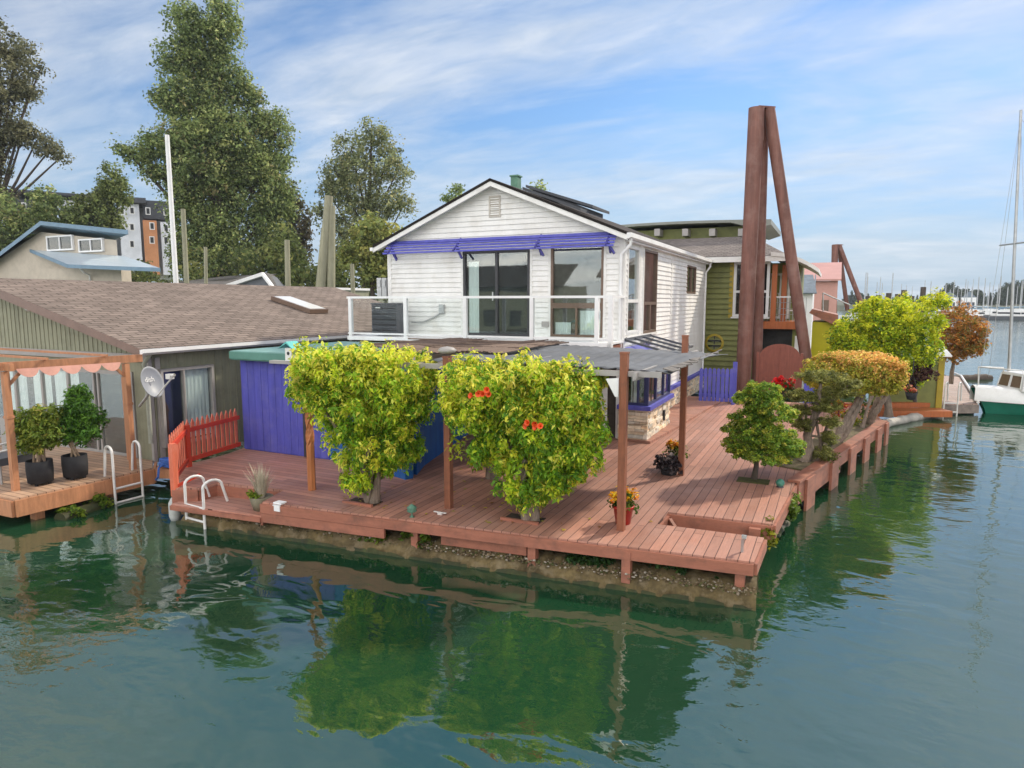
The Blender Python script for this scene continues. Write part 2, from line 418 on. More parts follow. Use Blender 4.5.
mCLAY = M('stone_pot', (.2, .18, .12), .8, .25, 6)
mSOIL = M('soil', (.045, .03, .02), .95, .3, 10, bumpy=.5, bscale=30)
mBARK = M('grey_bark', (.26, .20, .155), .9, .35, 6, grain=(5, 5, .7), bumpy=.8, bscale=14, dirt=(.10, .08, .06), dirt_amt=.7)
mBARKD = M('dark_bark', (.09, .07, .055), .9, .3, 6, grain=(5, 5, .7), bumpy=.7, bscale=14)
mLEAF = M_leaf('leaf', .5, .5)
mLEAFFAR = M_leaf('far_leaf', .7, .5)
mPETAL = M_leaf('petal', .5, .3)
mPOLEW = M('weathered_timber_pile', (.30, .29, .20), .85, .2, 1.5, grain=(4, 4, .3), dirt=(.2, .2, .12), dirt_amt=.5)
mROPEB = M('blue_rope', (.05, .13, .42), .8, .25, 20)
mGELCOAT = M('white_gelcoat', (.78, .78, .76), .25, .05, 2, dirt=(.5, .48, .42), dirt_amt=.2)
mHULLG = M('green_hull', (.008, .16, .10), .25, .12, 1.5)
mDISH = M('dish_grey', (.27, .285, .31), .45, .06, 3)
mPINK = M('pink_stucco', (.52, .28, .23), .65, .08, 1.2)
mPINKR = M('pink_metal_roof', (.50, .26, .22), .5, .08, 1.0)
mSLATE = M('slate_blue_shingle', (.17, .21, .25), .8, .2, 3)
mCONC = M('pale_block', (.74, .77, .82), .7, .08, 1)
mORB = M('orange_block', (.62, .28, .13), .7, .1, 1)
mCHARC = M('charcoal_block', (.07, .075, .085), .7, .12, 1)
mGREEN = M('green_patina', (.10, .22, .15), .6, .2, 5)
mGRBALL = M('green_lantern', (.06, .22, .16), .35, .2, 8)
mTURQ = M('turquoise_paint', (.12, .48, .46), .5, .15, 5)
# ================================================================== WHITE HOUSE
FY, RX, LX, BY = 15.40, -4.45, -11.10, 26.2          # front plane, right wall, left wall, back
EZ, PZ, PX = 5.42, 6.80, -7.80                        # eave height, ridge height, ridge x
DZ = 0.60
house = thing('floating_house', 'white two storey floating house with a low gable roof and violet slatted awning', 'house', (-7.8, 20, .6))
def span_gable(z):
    if z <= EZ: return (LX - LX, RX - LX)
    k = (z - EZ) / (PZ - EZ); return ((PX - LX) * k, (RX - LX) + (PX - RX) * k)
def u_of(px, py): return aY(px, py, FY).x - LX
dr0, dr1 = aY(463.4, 251.6, FY), aY(530, 333.2, FY)
wn0, wn1 = aY(551.4, 246, FY), aY(602.8, 332, FY)
UFZ = 2.98
dr = (dr0.x, dr1.x, UFZ + .03, dr0.z); wn = (wn0.x, wn1.x, UFZ + .05, wn0.z)
holesF = [(q[0] - LX, q[1] - LX, q[2], q[3]) for q in (dr, wn)]
b = MB(); b.siding((LX, FY, 0), (1, 0, 0), (0, -1, 0), span_gable, UFZ, PZ, .128, holesF)
b.siding((-8.3, FY, 0), (1, 0, 0), (0, -1, 0), lambda z: (0, RX + 8.3 - .35), .66, UFZ - .1, .128)
build('front_siding', b, mSIDING, house)
# right wall: holes for windows (y0,y1,z0,z1)
RW = [(15.62, 16.66, 3.12, 5.2), (17.16, 18.55, 3.06, 5.22), (22.75, 24.3, 4.15, 5.08), (22.0, 23.4, 1.35, 2.45)]
b = MB(); b.siding((RX, FY, 0), (0, 1, 0), (1, 0, 0), lambda z: (0, BY - FY), .66, EZ - .02, .128, [(q[0] - FY, q[1] - FY, q[2], q[3]) for q in RW])
build('side_siding', b, mSIDING, house)
# body behind the boards
b = MB(); y0 = FY + .004
b.extrude([(LX, y0 + .12, .5), (RX - .125, y0 + .12, .5), (RX - .125, y0 + .12, EZ), (PX, y0 + .12, PZ - .05), (LX, y0 + .12, EZ)], (0, BY - FY - .13, 0))
build('wall', b, mDIM, house)
b = MB()      # left and rear walls, plain boards
b.siding((LX, BY, 0), (0, -1, 0), (-1, 0, 0), lambda z: (0, BY - FY), UFZ, EZ, .128)
b.siding((RX, BY, 0), (-1, 0, 0), (0, 1, 0), lambda z: (0, RX - LX), .66, EZ, .128)
build('rear_siding', b, mSIDING, house)
# corner boards
for lo_, hi_ in (((RX - .13, FY - .032, .62), (RX + .028, FY + .10, EZ - .05)), ((LX - .02, FY - .03, UFZ), (LX + .10, FY + .05, EZ - .03)), ((RX - .03, BY - .1, .62), (RX + .03, BY + .02, EZ - .05)), ((RX, 20.35, 3.3), (RX + .03, 20.47, 5.25))): build('corner_board', MB().b2(lo_, hi_), mTRIM, house)

def window(parent, x0, x1, z0, z1, plane, axis='F', frame=.05, fm=None, glass=None, back=None, vbars=(), hbars=(), curtain=None, out=.03, name='window', sill=None, depth=.085):
    """window set in a wall: axis 'F' faces -Y (x range), 'R' faces +X (range along y), 'L' faces -X; frame > pane, backing"""
    fm = fm or mTRIM; glass = glass or mGLASS
    def P(u, d, z):   # d = distance outward from plane
        return (u, plane - d, z) if axis == 'F' else ((plane + d, u, z) if axis == 'R' else (plane - d, u, z))
    def bx(m, u0, u1, d0, d1, za, zb):
        p, q = P(u0, d0, za), P(u1, d1, zb); m.b2([min(a, b) for a, b in zip(p, q)], [max(a, b) for a, b in zip(p, q)])
    m = MB()
    bx(m, x0, x0 + frame, -.09, out, z0, z1); bx(m, x1 - frame, x1, -.09, out, z0, z1)
    bx(m, x0 + frame, x1 - frame, -.09, out, z0, z0 + frame); bx(m, x0 + frame, x1 - frame, -.09, out, z1 - frame, z1)
    for v in vbars: bx(m, x0 + v[0] - v[1] / 2, x0 + v[0] + v[1] / 2, -.05, out - .004, (v[2] if len(v) > 2 else z0 + frame), (v[3] if len(v) > 3 else z1 - frame))
    for h in hbars: bx(m, x0 + frame, x1 - frame, -.052, out - .007, h[0] - h[1] / 2, h[0] + h[1] / 2)
    w = build(name, m, fm, parent)
    m = MB(); bx(m, x0 + frame * .6, x1 - frame * .6, -.022, -.014, z0 + frame * .6, z1 - frame * .6); build('pane', m, glass, w)
    m = MB(); bx(m, x0 + .01, x1 - .01, -depth - .012, -depth, z0 + .01, z1 - .01); build('backing', m, back or mDARK, w)
    if curtain:
        m = MB()
        for c0, c1, ca, cb in curtain:
            n = max(4, int((c1 - c0) / .03)); vs = []
            for i in range(n + 1):
                u = x0 + c0 + (c1 - c0) * i / n; d = -.06 + .010 * math.sin(i * 1.9) + random.uniform(-.003, .003)
                vs += [P(u, d, ca), P(u, d, cb)]
            m.add(vs, [(2 * i, 2 * i + 2, 2 * i + 3, 2 * i + 1) for i in range(n)])
        build('curtain', m, mCURT, w)
    if sill:
        m = MB(); bx(m, x0 - .05, x1 + .05, -.02, out + .05, z0 - .06, z0 - .002); build('sill', m, sill, w)
    return w
# sliding door
x0, x1, z0, z1 = dr; mid = (x0 + x1) / 2 + .02
d = window(house, x0, x1, z0, z1, FY, 'F', .065, mBLKFR, mGLASS, mDARK, [(mid - x0, .07)], [], [(.12, .42, z0 + .07, z0 + 1.9)], .035, 'sliding_door')
d['label'] = 'charcoal framed sliding glass door'
b = MB(); b.b2((mid - .11, FY - .06, z0 + .9), (mid - .08, FY - .035, z0 + 1.12)); build('handle', b, mMETAL, d)
x0, x1, z0, z1 = wn; hz = z0 + (z1 - z0) * .345
w = window(house, x0, x1, z0, z1, FY, 'F', .055, mBRONZE, mGLASS, mDIM, [((x1 - x0) / 2, .05, z0 + .05, hz)], [(hz, .13)], [((x1 - x0) * .55, (x1 - x0) * .95, z0 + .06, hz - .12), (.1, .5, z0 + .06, z0 + .35)], .035)
w['label'] = 'bronze framed picture window above two small lower panes'
b = MB()
for q in ((dr[0] - .07, dr[1] + .07, dr[2] - .02, dr[3] + .07), (wn[0] - .07, wn[1] + .07, wn[2] - .06, wn[3] + .07)):
    b.b2((q[0], FY - .028, q[2]), (q[0] + .068, FY, q[3])); b.b2((q[1] - .068, FY - .028, q[2]), (q[1], FY, q[3])); b.b2((q[0] + .068, FY - .028, q[3] - .068), (q[1] - .068, FY, q[3]))
build('window_casing', b, mTRIM, house)
# side windows
for k, (ya, yb, za, zb) in enumerate(RW):
    if k < 2: w = window(house, ya, yb, za, zb, RX, 'R', .06, mBRONZE if k else mTRIM, mGLASS, mDARK, [((yb - ya) * .5, .09, za, za + .75)] if k else [], [(za + .78, .08)], [(.06, .3, za + .8, zb - .1)] if k else None, .035)
    elif k == 2: w = window(house, ya, yb, za, zb, RX, 'R', .06, mBRONZE, mGLASSD, mDARK, [((yb - ya) * .5, .07)], [], [((yb - ya) * .55, yb - ya - .06, za + .07, zb - .07)], .035)
    else: w = window(house, ya, yb, za, zb, RX, 'R', .06, mBRONZE, mGLASSD, mDARK, [((yb - ya) * .5, .05)], [], None, .03)
b = MB(); b.b2((RX, 16.70, 3.0), (RX + .035, 16.79, 5.3)); b.b2((RX, 17.04, 3.0), (RX + .035, 17.13, 5.3)); b.b2((RX, 15.6, 3.0), (RX + .05, 18.6, 3.055)); b.b2((RX + .004, 16.79, 3.06), (RX + .022, 17.04, 5.3)); build('side_window_trim', b, mTRIM, house)
# gable vent
v0, v1 = aY(489.3, 196.3, FY), aY(501, 217, FY); b = MB()
b.b2((v0.x, FY - .035, v1.z), (v0.x + .04, FY, v0.z)); b.b2((v1.x - .04, FY - .035, v1.z), (v1.x, FY, v0.z)); b.b2((v0.x + .04, FY - .035, v0.z - .04), (v1.x - .04, FY, v0.z)); b.b2((v0.x + .04, FY - .035, v1.z), (v1.x - .04, FY, v1.z + .04))
n = 9
for i in range(n):
    z = v1.z + .05 + (v0.z - v1.z - .1) * i / (n - 1)
    b.bar((v0.x + .04, FY - .022, z), (v1.x - .04, FY - .022, z), .03, .012, (0, .5, 1))
build('gable_vent', b, M('louver_beige', (.52, .48, .42), .6, .1), house)
# roof
OV, OE = .32, .26
sl = (PZ - EZ) / (PX - LX); sr = (PZ - EZ) / (RX - PX)
RT = .14
b = MB()
zr = PZ + .10
def roofquad(b, A, B, C, D, thick, w=(0, 0, 1)):
    """A,B along the eave, C,D along the ridge; shingles by UV in metres, thickness below"""
    A, B, C, D = map(Vector, (A, B, C, D)); n = (B - A).cross(D - A).normalized()
    if n.z < 0: n = -n
    lu = (B - A).length; lv = (D - A).length
    b.quad(A, B, C, D, [(0, 0), (lu, 0), (lu, lv), (0, lv)])
    A2, B2, C2, D2 = (q - n * thick for q in (A, B, C, D))
    b.add([A, B, C, D, A2, B2, C2, D2], [(7, 6, 5, 4), (0, 4, 5, 1), (1, 5, 6, 2), (2, 6, 7, 3), (3, 7, 4, 0)], [[(0, 0), (.01, 0), (.01, .01), (0, .01)]] * 5)
ya, yb = FY - OV, BY + .4
xl, xr = LX - .30, RX + .15
zl, zrr = zr - sl * (PX - xl), zr - sr * (xr - PX)
roofquad(b, (xr, ya, zrr), (xr, yb, zrr), (PX, yb, zr), (PX, ya, zr), .06)
roofquad(b, (xl, ya, zl), (xl, yb, zl), (PX, yb, zr), (PX, ya, zr), .06)
roof = build('roof', b, mROOFD, house)
# rake boards and soffit
b = MB()
for (xe, ze) in ((xl, zl), (xr, zrr)):
    p0 = Vector((xe, ya + .02, ze - .15)); p1 = Vector((PX, ya + .02, zr - .15))
    b.extrude([p0 + Vector((0, 0, -.035)), p1 + Vector((0, 0, -.035)), p1 + Vector((0, 0, .08)), p0 + Vector((0, 0, .08))], (0, .035, 0))
    q0 = Vector((xe, ya + .056, ze - .10)); q1 = Vector((PX, ya + .056, zr - .10))
    b.extrude([q0, q1, q1 + Vector((0, OV - .065, 0)), q0 + Vector((0, OV - .065, 0))], (0, 0, -.02))
build('rake_board', b, mTRIM, house)
b = MB()   # right gutter and downspouts
b.extrude([(xr - .02, ya, zrr - .02), (xr + .09, ya, zrr - .02), (xr + .09, ya, zrr - .12), (xr + .02, ya, zrr - .15), (xr - .02, ya, zrr - .15)], (0, yb - ya, 0))
b.b2((RX + .01, FY - .01, zrr - .19), (xr, BY, zrr - .165))
build('gutter', b, mWHITE, house); b = MB(); b.tube([(xr + .03, FY - .14, zrr - .14), (xr + .03, FY - .15, zrr - .28), (RX - .02, FY - .16, zrr - .48), (RX - .02, FY - .16, 2.7)], .042, 8)
build('downspout', b, mWHITE, house); b = MB(); b.tube([(xr + .03, BY + .1, zrr - .14), (xr + .02, BY + .1, zrr - .28), (RX + .06, BY - .12, zrr - .5), (RX + .06, BY - .12, .7)], .04, 8)
build('downspout', b, mWHITE, house)
build('gutter_end', MB().box((xl - .03, ya + .05, zl - .1), (.09, .12, .09)), mWHITE, house)
# raised roof panels on the right slope
for (yy0, yy1, u0, u1, h) in ((16.3, 17.7, .42, 2.25, .10), (15.7, 16.2, .60, 2.15, .02)):
    b = MB(); vs = []
    for x in (PX + u0, PX + u1): vs.append((x, zr - sr * (x - PX) + h))
    (xa, za), (xb, zb) = vs; zb += .13 if h > .05 else .03
    b.extrude([(xa, yy0, za), (xb, yy0, zb), (xb, yy0, zb + .07), (xa, yy0, za + .07)], (0, yy1 - yy0, 0)); b.extrude([(xa + .15, yy0 + .1, za - h - .01), (xb - .15, yy0 + .1, zb - h - .01), (xb - .15, yy0 + .1, zb - .002), (xa + .15, yy0 + .1, za - .002)], (0, yy1 - yy0 - .2, 0))
    build('roof_panel', b, mCHARC, house)
b = MB(); c = aY(517, 186, 18.5); b.b2((c.x - .11, 18.3, zr - .25), (c.x + .11, 18.55, aY(517, 177.5, 18.5).z)); b.b2((c.x - .14, 18.27, aY(517, 177.5, 18.5).z), (c.x + .14, 18.58, aY(517, 177.5, 18.5).z + .04)); build('chimney', b, mGREEN, roof)
# slatted awning
aw0, aw1 = LX + .14, RX - .16
aw = build('awning', MB().b2((aw0, FY - .06, 5.42), (aw1, FY - .03, 5.47)), mPURPLE, house)
aw['label'] = 'violet slatted awning'
for i in range(5):
    t = i / 4; y = FY - .12 - .30 * t; z = 5.46 - .30 * t
    b = MB(); b.bar((aw0 - .02, y, z), (aw1 + .02, y, z), .022, .045 if i else .07, (0, .35, 1)); build('slat', b, mPURPLE, aw)
for px in (391, 456, 537, 607):
    x = aY(px, 260, FY - .3).x; b = MB()
    b.bar((x, FY - .035, 5.50), (x, FY - .44, 5.16), .04, .05); b.bar((x, FY - .035, 5.02), (x, FY - .22, 5.28), .04, .045); b.tube([(x, FY - .25, 5.22), (x + .17, FY - .29, 4.98)], .03, 6)
    build('bracket', b, M('violet_dark', (.06, .055, .26), .5) if 'violet_dark' not in bpy.data.materials else bpy.data.materials['violet_dark'], aw)
# outlet box with conduit, low outlet
b = MB(); c = aY(443, 309, FY); b.box((c.x, FY - .05, c.z), (.15, .09, .24)); b.tube([(c.x - .02, FY - .05, c.z - .10), (c.x - .25, FY - .06, c.z - .22), (c.x - .6, FY - .06, c.z - .36), (c.x - .95, FY - .08, c.z - .36)], .022, 6)
build('electric_box', b, mMETAL, house)
b = MB(); c = aY(546, 324, FY); b.box((c.x, FY - .04, c.z), (.18, .06, .13)); build('outlet_cover', b, mGREYTR, house)
b = MB()
for px in (380, 385): c = aY(px, 287, FY + .1); b.b2((c.x - .07, FY + .05, c.z - .28), (c.x + .08, FY + .18, c.z + .25)); b.b2((c.x - .05, FY + .02, c.z + .0), (c.x + .06, FY + .05, c.z + .18))
build('meter_box', b, mMETAL, house)
# stone bay with corner window
BX, B0, B1 = -3.80, 15.28, 17.75
b = MB(); b.b2((RX - .02, B0 + .05, .55), (BX - .05, B1 - .03, 1.36)); bay = build('bay', b, mMORT, house)
b = MB(); random.seed(3)
def stones(m, P, u0, u1, z0, z1, out):
    z = z0
    while z < z1 - .02:
        h = min(random.choice((.045, .06, .075, .09)), z1 - z); u = u0
        while u < u1 - .01:
            l = min(random.uniform(.10, .42), u1 - u)
            if u1 - u - l < .07: l = u1 - u
            k = random.uniform(.62, 1.25); wm = random.uniform(-.1, .1); m.t = (k * (1 + wm), k, k * (1 - wm * 1.3))
            dd = out + random.uniform(-.015, .03); p = P(u + .004, 0, z + .003); q = P(u + l - .004, dd, z + h - .004)
            m.b2([min(a, c) for a, c in zip(p, q)], [max(a, c) for a, c in zip(p, q)]); u += l
        z += h
stones(b, lambda u, d, z: (u, B0 + .05 - d, z), RX - .05, BX + .02, .62, 1.36, .05)
build('stone_facing', b, mSTONE, house); b = MB(); stones(b, lambda u, d, z: (BX - .05 + d, u, z), B0 + .06, B1, .62, 1.36, .05)
build('stone_facing', b, mSTONE, house); b = MB(); stones(b, lambda u, d, z: (RX + d, u, z), B1, BY - .1, .62, 1.22, .10)
build('stone_facing', b, mSTONE, house)
b = MB(); b.b2((RX - .06, B0 - .06, 1.362), (BX + .09, B1 + .06, 1.46)); b.b2((RX + .002, B1 + .06, 1.222), (RX + .17, BY - .1, 1.31)); build('sill', b, mPURPLE, house)
# bay glazing: front pane and three side panes
window(house, RX + .03, BX, 1.462, 2.35, B0 + .06, 'F', .06, mBLUEFR, mGLASS, mDIM, [(.38, .05)], [], [(.2, .34, 1.5, 2.3)], .02, 'bay_window', depth=.4)
window(house, B0 + .06, B1 - .05, 1.462, 2.35, BX - .01, 'R', .06, mBLUEFR, mGLASS, mDIM, [(.82, .09), (1.62, .07)], [], [(.9, 1.2, 1.5, 2.3), (1.65, 1.9, 1.5, 2.3)], .02, 'bay_window', depth=.35)
b = MB(); b.b2((RX + .01, B0 + .02, 2.352), (BX + .06, B1 + .02, 2.46)); b.quad((RX + .01, B0 - .0, 2.8), (RX + .01, B1 + .02, 2.8), (BX + .1, B1 + .02, 2.47), (BX + .1, B0, 2.47)); build('bay_roof', b, mPURPLE, house)
b = MB()     # lean-to skylight frame over the bay
for yy in (15.5, 16.3, 17.1, 17.9): b.bar((RX + .02, yy, 2.98), (BX + .5, yy, 2.70), .05, .05)
for (x, z) in ((RX + .03, 2.98), (BX + .5, 2.70)): b.bar((x, 15.45, z + .02), (x, 17.95, z + .02), .05, .05)
sk = build('skylight', b, mCHARC, house)
b = MB(); b.extrude([(RX + .05, 15.47, 2.965), (BX + .47, 15.47, 2.695), (BX + .47, 17.93, 2.695), (RX + .05, 17.93, 2.965)], (0, 0, .012)); build('pane', b, mGCLEAR, sk)
b = MB(); c = aX(661, 425, BX + .02); b.box((BX + .02, 16.95, 1.0), (.06, .10, .26)); build('vent_slot', b, mDARK, house)

# ---------------- upper balcony
balc = thing('balcony', 'narrow upper balcony with white posts and clear rail glass before the white gable', 'balcony', (-7.8, 14.8, 2.9))
QY = 14.35; qx0, qx1 = -11.7, -4.42
b = MB(); b.b2((qx0, QY - .04, 2.93), (qx1, FY - .035, 2.975)); build('floor', b, mWHITE, balc)
b = MB(); b.b2((qx0, QY - .05, 2.875), (qx1 + .02, QY - .02, 2.965)); build('edge_board', b, mWHITE, balc)
b = MB(); b.b2((-6.6, QY + .25, 2.55), (-4.5, QY + .30, 2.874)); b.b2((-4.5, QY + .25, 2.55), (-4.44, FY - .04, 2.9)); build('joist_fascia', b, mPOST, balc)
rail = build('railing', MB().b2((qx0, QY - .035, 3.965), (qx1 - .06, QY + .035, 4.02)).b2((qx0, QY - .02, 3.03), (qx1 - .06, QY + .02, 3.07)), mWHITE, balc)
for px in (351, 406, 465.5, 532, 597): x = aY(px, 320, QY).x; build('post', MB().b2((x - .045, QY - .046, 2.86), (x + .045, QY + .046, 3.964)), mWHITE, rail)
build('post', MB().b2((qx1 - .06, QY - .05, 2.7), (qx1 + .04, QY + .05, 4.03)), mWHITE, rail)
build('side_rail', MB().b2((qx1 - .045, QY + .05, 3.965), (qx1 + .02, FY - .035, 4.02)), mWHITE, rail)
xs = [aY(px, 320, QY).x for px in (351, 406, 465.5, 532, 597)]
for a, c in zip(xs, xs[1:]): build('glass_panel', MB().b2((a + .05, QY - .006, 3.08), (c - .05, QY + .006, 3.96)), mGCLEAR, rail)

# heat pump on the balcony
hp = thing('heat_pump', 'dark grey louvred heat pump standing at the left end of the balcony', 'heat pump', (-10.6, 14.8, 2.98))
a0, a1 = aY(371.5, 304, 14.62), aY(397, 335, 14.62)
b = MB(); b.b2((a0.x, 14.62, 3.02), (a1.x, 14.98, a0.z)); build('case', b, mACC, hp)
for i in range(11):
    z = 3.06 + (a0.z - 3.10) * i / 10; build('louvre', MB().bar((a0.x + .02, 14.60, z), (a1.x - .02, 14.60, z), .03, .02, (0, -.6, 1)), mBLKFR if i % 2 else mACC, hp)
build('badge', MB().b2((a0.x + .16, 14.575, a0.z - .11), (a0.x + .30, 14.584, a0.z - .085)), mWHITE, hp)
build('lid', MB().b2((a0.x - .02, 14.59, a0.z), (a1.x + .02, 15.0, a0.z + .03)), mACC, hp)

# ---------------- violet lower wing and blue side wall
shed = thing('lower_wing', 'low flat roofed wing with a violet boarded wall and teal roof edge', 'shed', (-10, 12, .6))
sx0, sx1 = -11.78, -9.35; SY = 10.75
def vboards(m, P, u0, u1, z0, z1, w=.2, t=.018):
    u = u0
    while u < u1 - .01:
        l = min(w, u1 - u); tt = t + random.uniform(-.004, .004); p = P(u + .004, 0, z0); q = P(u + l - .004, tt, z1); m.b2([min(a, c) for a, c in zip(p, q)], [max(a, c) for a, c in zip(p, q)]); u += l
b = MB(); b.b2((sx0, SY, .6), (sx1, SY + .1, 2.66)); vboards(b, lambda u, d, z: (u, SY - d, z), sx0, sx1, .62, 2.65); vboards(b, lambda u, d, z: (sx0 - d, u, z), SY + .02, 14.3, .62, 2.65)
b.b2((sx0, SY + .1, .6), (sx0 + .1, 14.3, 2.66)); build('wall', b, mPURPLE, shed)
p0, p1, p2 = Vector((-7.05, 10.12, 0)), Vector((-7.25, 10.95, 0)), Vector((-8.35, 15.3, 0))
b = MB(); b.prism([(sx1, SY - .01), (-7.02, 10.5), (-7.30, 11.2), (-8.3, 15.3), (sx1, 15.3)], .6, 2.66); b.prism([(-7.55, 10.28), (-7.0, 10.08), (-6.94, 10.24), (-7.12, 10.55), (-7.4, 10.6)], .6, 2.655)
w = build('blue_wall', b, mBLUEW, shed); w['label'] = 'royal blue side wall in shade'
b = MB(); b.b2((sx1 - .62, SY - .09, .62), (sx1 - .54, SY - .022, 2.6)); build('downspout', b, mBLKFR, shed)
b = MB(); b.prism([(sx0 - .02, SY - .25), (-7.3, SY - .25), (-7.6, 14.25), (sx0 - .02, 14.25)], 2.79, 2.83); build('roof', b, mTEAL, shed)
b = MB(); b.b2((sx0 - .02, SY - .29, 2.66), (-8.2, SY - .252, 2.81)); b.b2((sx0 - .06, SY - .25, 2.66), (sx0 - .022, 14.2, 2.81)); b.b2((sx0 - .02, SY - .25, 2.63), (-8.2, SY - .02, 2.655)); build('fascia', b, mTEALD, shed)
# ================================================================== WATER
def disc(rad, segs, z, cx=0, cy=0):
    m = MB(); m.add([(cx + rad * math.cos(2 * math.pi * i / segs), cy + rad * math.sin(2 * math.pi * i / segs), z) for i in range(segs)], [tuple(range(segs))]); return m
m, nt, bs = nodes('river_water')
tc = N(nt, 'ShaderNodeTexCoord').outputs['Object']
big = noise(nt, mapping(nt, tc, (.16, .22, 1)), 1.0, 3, .5, .6)
murk = noise(nt, tc, .35, 4, .6)
L(nt, mixc(nt, murk, (.006, .038, .017), (.014, .056, .024)), bs.inputs['Base Color'])
bs.inputs['Roughness'].default_value = .03; bs.inputs['IOR'].default_value = 1.85; bs.inputs['Specular IOR Level'].default_value = 1.0
rp1 = noise(nt, mapping(nt, tc, (1.0, 1.7, 1), (0, 0, R(38))), 1.15, 2, .45, .5)
rp2 = noise(nt, mapping(nt, tc, (1.0, 1.5, 1), (0, 0, R(-20))), 4.2, 3, .5, .3)
calm = ramp(nt, big, [(.42, (.10,) * 3), (.64, (1, 1, 1))])
h2 = N(nt, 'ShaderNodeMath', operation='MULTIPLY'); L(nt, rp2, h2.inputs[0]); L(nt, calm, h2.inputs[1])
pn = bump(nt, bs, rp1, .125, .16); bump(nt, bs, h2.outputs[0], .24, .034, pn)
mWATER = m
water = structure('water', disc(900, 96, 0), mWATER)

# ================================================================== DECK OF THE WHITE HOUSE
deck = thing('floating_deck', 'red brown plank deck with stepped edges around the white floating house', 'deck', (-5, 12, .6))
FP = [(262, 502), (754, 562), (764, 537.5), (657, 524), (668, 512), (773, 524), (795, 483), (884, 422)]
P = [aZ(x, y, DZ) for x, y in FP]
front_l, front_r = P[0], P[1]
outer = [(q.x, q.y) for q in P] + [(1.15, 23.6), (-3.55, 23.6)]
walk_edge = [aZ(706, 411, DZ), aZ(677, 429, DZ), aZ(650, 444, DZ)]
left_in = [(-4.5, 15.32), (-4.6, 16.4), (-11.6, 16.4), (-11.9, 10.9), (-11.75, 10.3), (-11.66, 9.0), (-10.42, 7.85), (-10.02, 8.06), (-10.02, 8.46), (-8.56, 8.62)]
deckpts = outer + [(-4.4, 23.6), (-4.4, 15.4)] + left_in
b = MB(); b.prism(deckpts, .545, DZ); surf = build('deck_boards', b, mDECK, deck)
# higher walk beside the house
b = MB(); wk = [(q.x, q.y) for q in walk_edge[::-1]]
b.prism([(RX + .0, 15.22)] + wk + [(-3.1, 23.2), (RX, 23.2)], .602, .66); wkb = build('house_walk', b, mDECKX, deck)
# left part of the deck is laid the other way
b = MB(); b.prism([(-10.30, 7.93), (-10.03, 8.075), (-10.03, 8.47), (-8.55, 8.63), (-8.32, 8.0), (-6.9, 8.12), (-6.9, 10.2), (-8.0, 10.7), (-11.6, 10.7), (-11.58, 9.05)], .602, .606); build('cross_boards', b, mDECKX, deck)
# fascia boards
def fas(name, a, c, z0, z1, off=.0, t=.04, mat=None, parent=deck):
    a, c = Vector((a[0], a[1], 0)), Vector((c[0], c[1], 0)); d = (c - a).normalized(); n = Vector((d.y, -d.x, 0)); o = n * (off + t / 2)
    m = MB(); m.bar(a + o + Vector((0, 0, (z0 + z1) / 2)), c + o + Vector((0, 0, (z0 + z1) / 2)), t, z1 - z0); return build(name, m, mat or mFASC, parent)
A, B_, C_, D_, E_, F_, G_, H_ = P
fas('fascia', A, B_, .425, .575, .004)
fas('fascia', B_, C_, .425, .575, .004); fas('fascia', C_, D_, .425, .575, .004); fas('fascia', D_, E_, .38, .56, .003); fas('fascia', E_, F_, .36, .575, .004); fas('fascia', F_, G_, .38, .575, .004)
fas('fascia', (-8.56, 8.62), A, .2, .56, .003); fas('fascia', (-10.02, 8.46), (-8.56, 8.62), .36, .56, .003); fas('fascia', (-10.02, 8.06), (-10.02, 8.46), .36, .56, .003); fas('fascia', (-10.42, 7.85), (-10.02, 8.06), .3, .575, .003)
lerp = lambda a, c, t: a + (c - a) * t
k1 = aZ(385, 517, DZ).x; t1 = (k1 - A.x) / (B_.x - A.x)
fas('lower_fascia', A, lerp(A, B_, t1), .27, .42, -.005, .05)
k2, k3 = aZ(438, 524, DZ).x, aZ(525, 534, DZ).x
fas('lower_fascia', lerp(A, B_, (k2 - A.x) / (B_.x - A.x)), lerp(A, B_, (k3 - A.x) / (B_.x - A.x)), .25, .42, -.12, .05)
for px, py in ((530, 536), (625, 549), (740, 561), (412, 520)):
    q = aZ(px, py, DZ); build('support_post', MB().b2((q.x - .06, q.y + .05, .10), (q.x + .06, q.y + .17, .54)), mFASC, deck)
q = E_; build('support_post', MB().b2((F_.x - .32, F_.y - .17, .05), (F_.x - .16, F_.y - .05, .54)), mFASC, deck)
build('brace', MB().bar((E_.x + .05, E_.y - .1, .5), (E_.x + .45, D_.y + .1, .2), .05, .09), mFASC, deck)
# low step platform on the left front
b = MB(); b.prism([(-10.30, 7.72), (-8.36, 7.90), (-8.60, 8.60), (-10.0, 8.44), (-10.3, 8.2)], .30, .37); build('lower_step', b, mDECKX, deck)
fas('step_fascia', (-10.3, 7.72), (-8.36, 7.9), .27, .35, .003)
# cleat marks, tree pits
for (px, py, w, h) in ((370, 503, .40, .28), (532, 520, .42, .30)):
    q = aZ(px, py, DZ); build('planter_cutout', MB().b2((q.x - w, q.y - h / 2, .6015), (q.x + w * .4, q.y + h / 2, .609)), mSOIL, deck); build('cutout_edge', MB().b2((q.x - w - .02, q.y - h / 2 - .05, .6), (q.x + w * .42, q.y - h / 2, .64)), mFASC, deck)
q = aZ(752, 481, DZ); build('planter_cutout', MB().b2((q.x - .26, q.y - .17, .6015), (q.x + .30, q.y + .20, .609)), M('mossy_soil', (.09, .09, .025), .95, .4, 12), deck)
